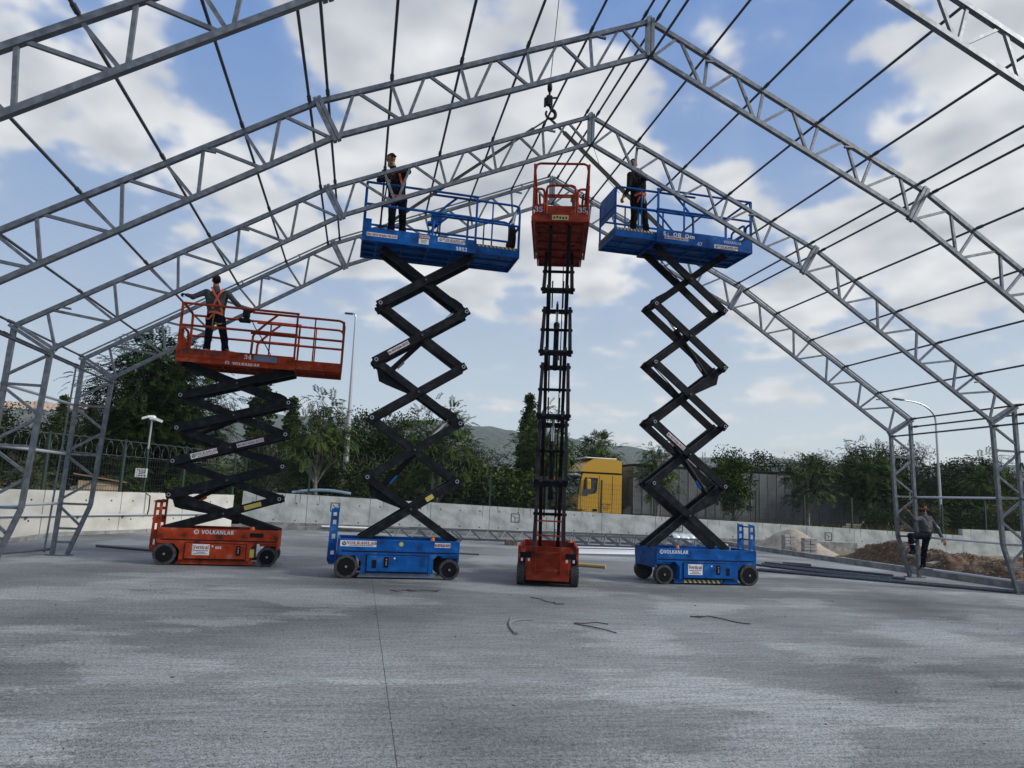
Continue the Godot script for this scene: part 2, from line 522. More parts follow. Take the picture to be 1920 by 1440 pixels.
# ------------------------------------------------------------------ ground
func slab_material() -> StandardMaterial3D:
	# one picture for the whole slab (27 m by 27 m, then repeated): trowelled streaks along x, pale dust, damp patches
	var S := 1536
	var blot := noise(101, 0.0055, 5)
	var dust := noise(102, 0.012, 5)
	var str1 := noise(103, 0.02, 4)
	var fine := noise(104, 0.35, 3)
	var scuff := PackedFloat32Array()
	scuff.resize(S * S)
	var r2 := RandomNumberGenerator.new()
	r2.seed = 77
	for i in 260:
		var x := r2.randf() * S
		var y := r2.randf() * S
		var ang := r2.randfn(0.0, 0.35) if r2.randf() < 0.8 else r2.randf() * TAU
		var amp := r2.randf_range(0.04, 0.22)
		var ln := r2.randi_range(12, 110)
		for k in ln:
			x += cos(ang); y += sin(ang)
			ang += r2.randfn(0.0, 0.03)
			var xi := int(x); var yi := int(y)
			if xi >= 0 and yi >= 0 and xi < S and yi < S:
				scuff[yi * S + xi] = maxf(scuff[yi * S + xi], amp * (1.0 - absf(2.0 * k / ln - 1.0)))
	var out := PackedByteArray()
	out.resize(S * S * 3)
	for y in S:
		for x in S:
			var b := blot.get_noise_2d(x * 0.55 + y * 0.1, y * 0.62)
			var f := fine.get_noise_2d(x, y)
			var s := str1.get_noise_2d(x * 0.10, y * 2.6)
			var d := dust.get_noise_2d(x * 0.36 + y * 0.12, y * 0.55 - x * 0.05) + f * 0.13 + s * 0.10
			var L := 0.262 + (b + f * 0.05) * 0.22 + s * 0.045 + f * 0.08 + smoothstep(0.08, 0.27, d) * 0.14 + scuff[y * S + x] * 0.6
			L = clampf(L, 0.06, 0.5)
			var k := (y * S + x) * 3
			var cc := Color(L * 0.935, L, L * 1.03).linear_to_srgb()
			out[k] = int(clampf(cc.r, 0, 1) * 255); out[k + 1] = int(clampf(cc.g, 0, 1) * 255); out[k + 2] = int(clampf(cc.b, 0, 1) * 255)
	var m := StandardMaterial3D.new()
	m.albedo_texture = ImageTexture.create_from_image(Image.create_from_data(S, S, false, Image.FORMAT_RGB8, out))
	m.roughness = 0.72
	# close grain and brush lines, repeated every few metres and multiplied in
	var T := 1024
	var g1 := noise(111, 0.09, 3).get_seamless_image(T, T)
	var g2 := noise(112, 0.30, 3).get_seamless_image(T, T)
	g1.convert(Image.FORMAT_L8)
	g2.convert(Image.FORMAT_L8)
	var lines := noise(113, 0.07, 5).get_seamless_image(96, T)
	lines.resize(T, T, Image.INTERPOLATE_CUBIC)
	lines.convert(Image.FORMAT_L8)
	var da := g1.get_data()
	var db := g2.get_data()
	var dl := lines.get_data()
	var dt := PackedByteArray()
	dt.resize(T * T * 3)
	var hm := PackedByteArray()
	hm.resize(T * T)
	for y in T:
		for x in T:
			# the line noise is stretched along x: brush strokes
			var lv := dl[y * T + x]
			var vv := 0.22 * da[y * T + x] + 0.62 * db[y * T + x] + 0.16 * lv
			var i := y * T + x
			var o := int(clampf(205.0 + (vv - 128.0) * 1.5, 60, 255))
			if vv < 92.0:
				o = int(o * 0.66)
			dt[i * 3] = o; dt[i * 3 + 1] = o; dt[i * 3 + 2] = o
			hm[i] = int(clampf(vv, 0, 255))
	m.detail_enabled = true
	m.detail_blend_mode = BaseMaterial3D.BLEND_MODE_MUL
	m.detail_uv_layer = BaseMaterial3D.DETAIL_UV_2
	m.detail_albedo = ImageTexture.create_from_image(Image.create_from_data(T, T, false, Image.FORMAT_RGB8, dt))
	var bump := Image.create_from_data(T, T, false, Image.FORMAT_L8, hm)
	bump.convert(Image.FORMAT_RGBA8)
	bump.bump_map_to_normal_map(1.6)
	m.detail_normal = ImageTexture.create_from_image(bump)
	m.uv2_scale = Vector3(1, 1, 1)
	return m

func slab_mesh(poly: PackedVector2Array) -> ArrayMesh:
	# poly in plan (x, z forward); top at y = 0, sides 0.12 deep
	var vv := PackedVector3Array(); var nn := PackedVector3Array(); var u1 := PackedVector2Array(); var u2 := PackedVector2Array()
	var idx := Geometry2D.triangulate_polygon(poly)
	for t in range(0, idx.size(), 3):
		var q := [poly[idx[t]], poly[idx[t + 1]], poly[idx[t + 2]]]
		var a := P(q[0].x, 0, q[0].y); var b := P(q[1].x, 0, q[1].y); var d := P(q[2].x, 0, q[2].y)
		if (b - a).cross(d - a).y > 0.0:
			q = [q[0], q[2], q[1]]
		for s in q:
			vv.append(P(s.x, 0, s.y)); nn.append(Vector3.UP)
			u1.append(Vector2((s.x + 14.0) / 27.0, (s.y - 4.0) / 27.0))
			u2.append(Vector2(s.x / 4.3, s.y / 4.3))
	for i in poly.size():
		var s0 := poly[i]; var s1 := poly[(i + 1) % poly.size()]
		var e := (s1 - s0).normalized()
		var nrm := P(e.y, 0, -e.x)
		if not Geometry2D.is_polygon_clockwise(poly):
			pass
		else:
			nrm = -nrm
		var quad := [P(s0.x, 0, s0.y), P(s1.x, 0, s1.y), P(s1.x, -0.12, s1.y), P(s0.x, -0.12, s0.y)]
		for tr in [[0, 1, 2], [0, 2, 3]]:
			var a: Vector3 = quad[tr[0]]; var b: Vector3 = quad[tr[1]]; var d: Vector3 = quad[tr[2]]
			if (b - a).cross(d - a).dot(nrm) > 0.0:
				var sw := b; b = d; d = sw
			for s in [a, b, d]:
				vv.append(s); nn.append(nrm)
				u1.append(Vector2((s.x + 14.0) / 27.0, (-s.z - 4.0) / 27.0)); u2.append(Vector2(s.x / 4.3, -s.z / 4.3))
	var arr := []
	arr.resize(Mesh.ARRAY_MAX)
	arr[Mesh.ARRAY_VERTEX] = vv; arr[Mesh.ARRAY_NORMAL] = nn; arr[Mesh.ARRAY_TEX_UV] = u1; arr[Mesh.ARRAY_TEX_UV2] = u2
	var m := ArrayMesh.new()
	m.add_surface_from_arrays(Mesh.PRIMITIVE_TRIANGLES, arr)
	return m

func build_ground() -> void:
	var g := MB.new()
	g.quad(P(-4000, -0.13, -4000), P(4000, -0.13, -4000), P(4000, -0.13, 4000), P(-4000, -0.13, 4000), Vector3.UP)
	struct("ground", g.mesh(), M.earth)
	var sm := slab_material()
	var joint := -3.9
	struct("concrete_slab", slab_mesh(PackedVector2Array([Vector2(joint - 0.0028, -8), Vector2(joint - 0.0028, 29.45), Vector2(-9.3, 29.45), Vector2(-10.75, 25.2), Vector2(-12.25, 22.3), Vector2(-12.35, 17.0), Vector2(-18, 12), Vector2(-18, -8)])), sm)
	struct("concrete_slab", slab_mesh(PackedVector2Array([Vector2(joint + 0.0028, -8), Vector2(14, -8), Vector2(11.15, 13.0), Vector2(11.15, 29.45), Vector2(joint + 0.0028, 29.45)])), sm)
	var jf := MB.new()
	jf.quad(P(joint - 0.003, -0.006, -8), P(joint + 0.003, -0.006, -8), P(joint + 0.003, -0.006, 29.4), P(joint - 0.003, -0.006, 29.4), Vector3.UP)
	struct("joint_filler", jf.mesh(), plain(0.15, 0.155, 0.16, 0.95))
	# verge behind the walls, a little higher than the yard
	var v := MB.new()
	v.quad(P(-300, 0.45, 30.2), P(300, 0.45, 30.2), P(300, 0.6, 300), P(-300, 0.6, 300), Vector3.UP)
	v.quad(P(-300, 0.44, 10), P(-13.4, 0.44, 10), P(-13.4, 0.44, 21), P(-300, 0.44, 21), Vector3.UP)
	v.quad(P(-300, 0.44, 21), P(-13.2, 0.44, 21), P(-8.8, 0.44, 30.2), P(-300, 0.44, 30.2), Vector3.UP)
	struct("terrain", v.mesh(), M.earth)

func kerb_line(pts: Array, wide: float, high: float, label: String) -> void:
	var t := thing("kerb", label, "kerb", P(pts[0].x, 0, pts[0].y))
	for i in pts.size() - 1:
		var a: Vector2 = pts[i]
		var b: Vector2 = pts[i + 1]
		var ln := a.distance_to(b)
		var m := maxi(int(ln / 1.5), 1)
		for k in m:
			var p := a.lerp(b, (k + 0.004) / m)
			var q := a.lerp(b, (k + 0.996) / m)
			var bb := MB.new()
			var jog := rng.randf_range(-0.008, 0.008)
			bb.bar(P(p.x, high / 2 - 0.03 + jog, p.y) - t.position, P(q.x, high / 2 - 0.03 + jog, q.y) - t.position, high + 0.06, wide, Vector3.UP)
			part("kerb_stone", bb, M.kerb, t)

func build_walls() -> void:
	# back wall: cast panels, its top falling towards the right
	var t := thing("concrete_wall", "long grey cast concrete retaining wall behind the yard below the mesh fence", "wall", P(-8.7, 0, 30.0))
	var pw := 2.45
	var x := -8.7
	var k := 0
	while x < 29.0:
		var x1 := x + pw
		var top := func(xx: float) -> float:
			if xx > 24.1:
				return 1.08
			return 1.42 - clampf((xx + 8.7) / 33.0, 0, 1) * 0.62 - 0.02
		if x < 24.1 and x1 > 24.1:
			x1 = 24.1
		var h0: float = top.call(x + 0.01)
		var h1: float = top.call(x1 - 0.01)
		var b := MB.new()
		var poly := PackedVector2Array([Vector2(x + 0.008, -0.2), Vector2(x1 - 0.008, -0.2), Vector2(x1 - 0.008, h1), Vector2(x + 0.008, h0)])
		b.prism(Vector3(8.7, 0, 0), Vector3(1, 0, 0), Vector3(0, 1, 0), poly, 0.25)
		part("wall_panel", b, M.wall, t)
		if x < 22:
			# tie-rod holes in two rows
			for yy in [0.34, 1.0]:
				for s in 3:
					var hx := x + 0.4 + s * 0.82
					if yy > (top.call(hx) as float) - 0.12:
						continue
					var hb := MB.new()
					hb.cyl(Vector3(hx + 8.7, yy, 0.1255), Vector3(hx + 8.7, yy, 0.129), 0.03, 0.03, 8)
					part("tie_hole", hb, M.recess, t)
			# raised square with a stroke pattern, cast into some panels
			if k % 3 == 1:
				var qx := x + 1.1 + 8.7
				var qy: float = (top.call(x + 1.1) as float) - 0.42
				var sq := MB.new()
				for e in [[-0.17, 0], [0.17, 0]]:
					sq.box(Vector3(qx + e[0], qy, 0.129), Vector3(0.028, 0.36, 0.01))
				for e in [-0.17, 0.17]:
					sq.box(Vector3(qx, qy + e, 0.129), Vector3(0.31, 0.028, 0.0096))
				sq.bar(Vector3(qx - 0.1, qy + 0.1, 0.129), Vector3(qx, qy, 0.129), 0.009, 0.02)
				sq.bar(Vector3(qx, qy, 0.1292), Vector3(qx + 0.11, qy + 0.02, 0.1292), 0.0086, 0.02)
				sq.bar(Vector3(qx, qy, 0.1288), Vector3(qx - 0.02, qy - 0.12, 0.1288), 0.0082, 0.02)
				part("cast_mark", sq, M.recess, t)
		# drip stains from the coping: narrow uneven runs
		for s in 5:
			if rng.randf() < 0.5:
				continue
			var sx := x + rng.randf_range(0.1, pw - 0.1)
			var sh := rng.randf_range(0.15, 0.6)
			var st := MB.new()
			var tp: float = (top.call(sx) as float) - 0.004
			var w0 := rng.randf_range(0.008, 0.022)
			st.prism(Vector3(8.7, 0, 0.126), Vector3(1, 0, 0), Vector3(0, 1, 0), PackedVector2Array([Vector2(sx - w0, tp), Vector2(sx + w0, tp), Vector2(sx + w0 * 0.5, tp - sh * 0.6), Vector2(sx + 0.002, tp - sh), Vector2(sx - w0 * 0.7, tp - sh * 0.5)]), 0.002)
			part("drip_stain", st, M.stain, t)
		x = x1
		k += 1
	# lower ledge of the wall
	var lb := MB.new()
	lb.box(Vector3(13.5, 0.05, 0.19), Vector3(27.0, 0.42, 0.12))
	part("plinth", lb, M.kerb, t)
	# left wall: set at an angle, its sunlit paleness put into the colour
	var a := Vector2(-16.5, 15.1)
	var e := Vector2(-8.95, 28.9)
	var d := (e - a).normalized()
	var nrm := Vector2(d.y, -d.x)
	var t2 := thing("concrete_wall", "pale concrete wall set at an angle beside the left columns, razor wire above it", "wall", P(a.x, 0, a.y))
	var ln := a.distance_to(e)
	var m := 6
	var X := P(d.x, 0, d.y)
	for i in m:
		var s0 := ln * i / m
		var s1 := ln * (i + 1) / m
		var b := MB.new()
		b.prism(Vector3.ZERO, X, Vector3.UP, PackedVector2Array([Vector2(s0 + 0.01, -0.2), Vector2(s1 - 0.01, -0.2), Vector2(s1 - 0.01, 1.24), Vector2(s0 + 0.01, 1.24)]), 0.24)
		part("wall_panel", b, M.wall_sunlit, t2)
		for yy in [0.42, 0.98]:
			for s in 3:
				var ss := s0 + 0.45 + s * 0.9
				var o := X * ss + P(nrm.x, 0, nrm.y) * 0.121 + Vector3(0, yy, 0)
				var hb := MB.new()
				hb.cyl(o, o + P(nrm.x, 0, nrm.y) * 0.004, 0.028, 0.028, 8)
				part("tie_hole", hb, M.recess, t2)
	var pipe := thing("wall_pipe", "thin grey pipe fixed along the pale angled wall", "pipe", P(a.x, 0, a.y))
	var pb := MB.new()
	var off := P(nrm.x, 0, nrm.y) * 0.17
	pb.cyl(off + Vector3(0, 0.56, 0), off + X * (ln - 0.3) + Vector3(0, 0.56, 0), 0.03, 0.03, 8)
	part("tube", pb, M.bright_tube, pipe)
	var s := 1.0
	while s < ln - 0.5:
		var cb := MB.new()
		cb.box(X * s + P(nrm.x, 0, nrm.y) * 0.15 + Vector3(0, 0.52, 0), Vector3(0.05, 0.09, 0.05))
		part("clip", cb, M.dark_tube, pipe)
		s += 1.6
	kerb_line([Vector2(-12.4, 15.0), Vector2(-12.42, 19.6), Vector2(-12.35, 22.35), Vector2(-10.85, 25.2), Vector2(-9.4, 29.5)], 0.14, 0.1, "low concrete kerb in front of the pale angled wall")
	kerb_line([Vector2(-9.3, 29.55), Vector2(11.2, 29.55)], 0.14, 0.14, "low concrete kerb along the foot of the long back wall")
	kerb_line([Vector2(11.25, 10.0), Vector2(11.25, 29.4)], 0.18, 0.16, "concrete kerb between the slab and the heap of brown earth")

func build_hills() -> void:
	# ridge profile: azimuth, elevation of the crest seen from the yard
	var prof := [[-80.0, 3.5], [-60, 4.2], [-40, 4.6], [-24, 4.35], [-21, 4.62], [-17, 4.8], [-12, 4.5], [-6.6, 5.15], [0, 5.3], [5, 5.45], [9, 5.3], [14, 4.9], [20, 4.25], [26, 3.62], [31.6, 3.55], [38, 3.2], [46, 3.4], [60, 3.0], [80, 2.6]]
	var nz := noise(201, 0.6, 4)
	var steps := 260
	for pass_ in 3:
		var st := SurfaceTool.new()
		st.begin(Mesh.PRIMITIVE_TRIANGLES)
		var lo: float = [-80.0, -27.0, -13.2][pass_]
		var hi: float = [80.0, -16.6, -10.2][pass_]
		var rows := 14 if pass_ == 0 else 10
		var grid := []
		for i in steps + 1:
			var az := lerpf(lo, hi, float(i) / steps)
			var el := 4.0
			for k in prof.size() - 1:
				if az >= prof[k][0] and az <= prof[k + 1][0]:
					var tt: float = (az - prof[k][0]) / (prof[k + 1][0] - prof[k][0])
					el = lerpf(prof[k][1], prof[k + 1][1], smoothstep(0, 1, tt))
			el += nz.get_noise_1d(az * 0.8) * 0.12
			var col := []
			var edge := sin(PI * float(i) / steps)
			for j in rows + 1:
				var f := float(j) / rows
				var lift := 0.0
				if pass_ == 1:
					f = lerpf(1.0 - 0.42 * pow(edge, 0.4) + nz.get_noise_1d(az * 2.5) * 0.06, 0.995, f)
					lift = 2.0 + nz.get_noise_2d(az * 3.0, f * 20.0) * 2.5
				elif pass_ == 2:
					f = lerpf(0.66 - 0.16 * edge, 0.66 + 0.16 * edge + nz.get_noise_1d(az * 4.0) * 0.05, f)
					lift = 1.6
				var dist := lerpf(420.0, 1150.0, f)
				var h := tan(deg_to_rad(el)) * 1150.0 * smoothstep(0.0, 1.0, pow(f, 0.8)) + nz.get_noise_2d(az * 0.35, f * 6.0) * 9.0 * f * (1.0 - f) * 2.0 + lift
				var ar := deg_to_rad(az)
				col.append(P(-4.2 + sin(ar) * dist, h, cos(ar) * dist))
			if pass_ == 0:
				var ar2 := deg_to_rad(az)
				col.append(P(-4.2 + sin(ar2) * 1500, -5, cos(ar2) * 1500))
			grid.append(col)
		var nr: int = grid[0].size()
		for i in steps:
			for j in nr - 1:
				for q in [[i, j], [i + 1, j + 1], [i + 1, j], [i, j], [i, j + 1], [i + 1, j + 1]]:
					st.set_smooth_group(0)
					st.add_vertex(grid[q[0]][q[1]])
		st.generate_normals()
		struct("hill" if pass_ == 0 else "quarry_hillside", st.commit(), M.hill if pass_ == 0 else M.quarry)

# ------------------------------------------------------------------ fences
func wire_panel(width: float, height: float) -> ArrayMesh:
	var b := MB.new()
	var x := 0.05
	while x < width:
		b.box(Vector3(x, height / 2, 0), Vector3(0.006, height, 0.006))
		x += 0.1
	var y := 0.03
	while y < height:
		b.box(Vector3(width / 2, y, 0.005), Vector3(width, 0.006, 0.005))
		y += 0.2
	return b.mesh()

func coil_mesh(width: float, r: float) -> ArrayMesh:
	var b := MB.new()
	var pts := []
	var turns := int(width / 0.34)
	for i in turns * 14 + 1:
		var t := TAU * i / 14.0
		pts.append(Vector3(width * i / (turns * 14.0), cos(t) * r, sin(t) * r * 0.8))
	b.sweep(pts, 0.0045, 4)
	for i in turns * 3:
		var q: Vector3 = pts[mini(i * 5 + 2, pts.size() - 1)]
		b.box(q, Vector3(0.05, 0.012, 0.022))
	return b.mesh()

func build_fences() -> void:
	var a := Vector2(-16.5, 15.1)
	var e := Vector2(-8.95, 28.9)
	var ln := a.distance_to(e)
	var d := (e - a).normalized()
	var yaw := atan2(d.y, d.x)
	var t := thing("mesh_fence", "dark green wire fence topped with razor wire coils on the pale angled wall", "fence", P(a.x, 1.24, a.y), yaw)
	var w := ln / 6.0
	var pm := wire_panel(w - 0.08, 1.1)
	var cm := coil_mesh(w, 0.27)
	for i in 7:
		var b := MB.new()
		b.box(Vector3(i * w, 0.72, 0), Vector3(0.07, 1.44, 0.07))
		b.bar(Vector3(i * w, 1.44, 0), Vector3(i * w, 1.62, 0.0), 0.05, 0.05)
		part("post", b, M.fence_green, t)
		if i < 6:
			var p := put("wire_mesh", pm, M.wire, t)
			p.position = Vector3(i * w + 0.04, 0, 0)
			p.set_meta("kind", "stuff")
			var c := put("razor_coil", cm, M.razor, t)
			c.position = Vector3(i * w, 1.33, 0)
			var s := MB.new()
			s.cyl(Vector3(i * w, 1.56, 0), Vector3((i + 1) * w, 1.56, 0), 0.006, 0.006, 5)
			s.cyl(Vector3(i * w, 1.10, 0), Vector3((i + 1) * w, 1.10, 0), 0.006, 0.006, 5)
			part("strand", s, M.razor, t)
	# the long fence on the back wall; razor wire only on its left half
	var t2 := thing("mesh_fence", "long dark wire mesh fence on posts along the top of the back wall", "fence", P(-8.7, 0, 30.02))
	var pw := 2.45
	var pm2 := wire_panel(pw - 0.08, 1.3)
	var cm2 := coil_mesh(pw, 0.25)
	for i in 16:
		var x := i * pw
		var top := 1.40 - clampf(x / 33.0, 0, 1) * 0.62
		var top1 := 1.40 - clampf((x + pw) / 33.0, 0, 1) * 0.62
		if x > 32.8:
			top = 1.08
			top1 = 1.08
		var b := MB.new()
		b.box(Vector3(x, top + 0.7, 0), Vector3(0.07, 1.42, 0.07))
		part("post", b, M.fence_green, t2)
		if i < 15:
			var p := put("wire_mesh", pm2, M.wire, t2)
			p.position = Vector3(x + 0.04, (top + top1) / 2 + 0.02, 0)
			p.rotation.z = atan2(top1 - top, pw)
			p.set_meta("kind", "stuff")
			if i < 4:
				var c := put("razor_coil", cm2, M.razor, t2)
				c.position = Vector3(x, top + 1.58, 0)
				c.rotation.z = atan2(top1 - top, pw)

# ------------------------------------------------------------------ trees
class Leaves:
	var v := PackedVector3Array()
	var n := PackedVector3Array()
	var c := PackedColorArray()
	var ix := PackedInt32Array()
	func leaf(p: Vector3, along: Vector3, side: Vector3, ln: float, wd: float, col: Color) -> void:
		var k := v.size()
		var nn := along.cross(side).normalized()
		if nn.y < 0:
			nn = -nn
		v.append(p); v.append(p + along * ln * 0.45 + side * wd); v.append(p + along * ln); v.append(p + along * ln * 0.45 - side * wd)
		for i in 4:
			n.append(nn); c.append(col)
		if (v[k + 1] - v[k]).cross(v[k + 2] - v[k]).dot(nn) > 0:
			ix.append_array(PackedInt32Array([k, k + 2, k + 1, k, k + 3, k + 2]))
		else:
			ix.append_array(PackedInt32Array([k, k + 1, k + 2, k, k + 2, k + 3]))
	func mesh() -> ArrayMesh:
		var a := []
		a.resize(Mesh.ARRAY_MAX)
		a[Mesh.ARRAY_VERTEX] = v; a[Mesh.ARRAY_NORMAL] = n; a[Mesh.ARRAY_COLOR] = c; a[Mesh.ARRAY_INDEX] = ix
		var m := ArrayMesh.new()
		m.add_surface_from_arrays(Mesh.PRIMITIVE_TRIANGLES, a)
		return m

func rdir(r: RandomNumberGenerator) -> Vector3:
	var z := r.randf_range(-1, 1)
	var t := r.randf() * TAU
	var q := sqrt(1 - z * z)
	return Vector3(q * cos(t), z, q * sin(t))

# kind: "frond" (long compound leaves), "round" (small dense leaves), "column" (poplar), "pine"
func tree_proto(seed_: int, kind: String, high: float, crown_r: float, crown_lo: float, clumps: int, per: int, base: Color) -> Array:
	var r := RandomNumberGenerator.new()
	r.seed = seed_
	var wood := MB.new()
	var lv := Leaves.new()
	# trunk
	var lean := Vector3(r.randfn(0, 0.03), 0, r.randfn(0, 0.03))
	var tp := []
	var tr := 0.02 * high + 0.02
	for i in 8:
		var f := i / 7.0
		tp.append(Vector3(lean.x * f * high + r.randfn(0, 0.02), f * high * 0.88, lean.z * f * high + r.randfn(0, 0.02)))
	wood.sweep(tp, tr, 7, tr * 0.25)
	for i in clumps:
		var dirv := rdir(r)
		var f := pow(r.randf(), 0.42)
		var yy: float
		var rad: float
		if kind == "column":
			yy = lerpf(crown_lo, high, r.randf())
			var q := (yy - crown_lo) / (high - crown_lo)
			rad = crown_r * (0.45 + 0.9 * q) * (1.0 - q * q) + 0.06
			dirv.y = 0
		else:
			var cy := (crown_lo + high) / 2
			var hy := (high - crown_lo) / 2
			yy = cy + dirv.y * hy * f
			rad = crown_r * f
		var c := Vector3(dirv.x * rad, yy, dirv.z * rad)
		c += Vector3(r.randfn(0, 1), r.randfn(0, 0.7), r.randfn(0, 1)) * crown_r * 0.10
		var cs := crown_r * r.randf_range(0.16, 0.36)
		# limb to the clump
		var at := clampf((yy - crown_r * 0.7) / (high * 0.88), 0.18, 0.95)
		var s0: Vector3 = tp[int(at * 7)]
		if i % 2 == 0:
			wood.sweep([s0, s0.lerp(c, 0.5) + Vector3(0, 0.06 * high, 0) * 0.4, c], tr * 0.33, 5, tr * 0.06)
		var shade := 0.55 + 0.95 * r.randf() * r.randf() + 0.2 * r.randf()
		for k in per:
			var o := rdir(r)
			var p := c + o * cs * pow(r.randf(), 0.5)
			var tint := shade * r.randf_range(0.7, 1.35)
			var col := Color(base.r * tint * r.randf_range(0.85, 1.25), base.g * tint, base.b * tint * r.randf_range(0.7, 1.1))
			if kind == "frond":
				var dd := (o + (p - Vector3(0, yy, 0)).normalized() * 0.8 + Vector3(0, 0.25, 0)).normalized()
				var fl := r.randf_range(0.28, 0.52)
				var q := p
				var sd := dd.cross(Vector3.UP)
				if sd.length() < 0.05:
					sd = Vector3.RIGHT
				sd = sd.normalized()
				for g in 6:
					dd = (dd + Vector3(0, -0.16, 0)).normalized()
					q += dd * fl / 6.0
					for s in [-1.0, 1.0]:
						var al: Vector3 = (sd * s + dd * 0.5 + Vector3(0, -0.35, 0)).normalized()
						lv.leaf(q, al, dd, 0.13 + 0.05 * r.randf(), 0.026, col)
				lv.leaf(q, dd, sd, 0.14, 0.028, col)
			elif kind == "pine":
				for g in 4:
					var al := (o + rdir(r) * 0.7 + Vector3(0, 0.3, 0)).normalized()
					lv.leaf(p, al, al.cross(rdir(r)).normalized(), 0.2, 0.012, col)
			else:
				var al := (o * 0.6 + rdir(r)).normalized()
				var sd := al.cross(rdir(r)).normalized()
				lv.leaf(p, al, sd, r.randf_range(0.09, 0.17), r.randf_range(0.035, 0.06), col)
	return [wood.mesh(), lv.mesh(), high]

func plant(called: String, proto: Array, label: String, group: String, x: float, z: float, base_y: float, high: float, wide := 1.0, turn := 0.0, pale := false, category := "tree") -> void:
	var t := thing(called, label, category, P(x, base_y, z), turn, group)
	var s: float = high / (proto[2] as float)
	t.scale = Vector3(s * wide, s, s * wide)
	put("trunk" if category == "tree" else "stem", proto[0], M.pale_bark if pale else M.bark, t)
	put("crown" if category == "tree" else "foliage", proto[1], M.leaf, t)

# what stands in front of a spot behind the fence
func beyond(x: float, z: float) -> String:
	var b := (x + 4.236) / z
	var marks := [[-0.50, "the outer left column"], [-0.44, "the gap between the left columns"], [-0.37, "the garden hut"], [-0.28, "the floodlight pole"], [-0.16, "the orange lift"], [-0.09, "the tall straight lamp post"], [0.02, "the arms of the lift marked 1012"], [0.10, "the right side of the lift marked 1012"], [0.19, "the gap left of the red lift"], [0.26, "the red lift"], [0.36, "the yellow truck"], [0.62, "the grey trailer"], [0.78, "the rear right column"], [0.90, "the curved street lamp"]]
	for m in marks:
		if b < m[0]:
			return m[1]
	return "the front right column"

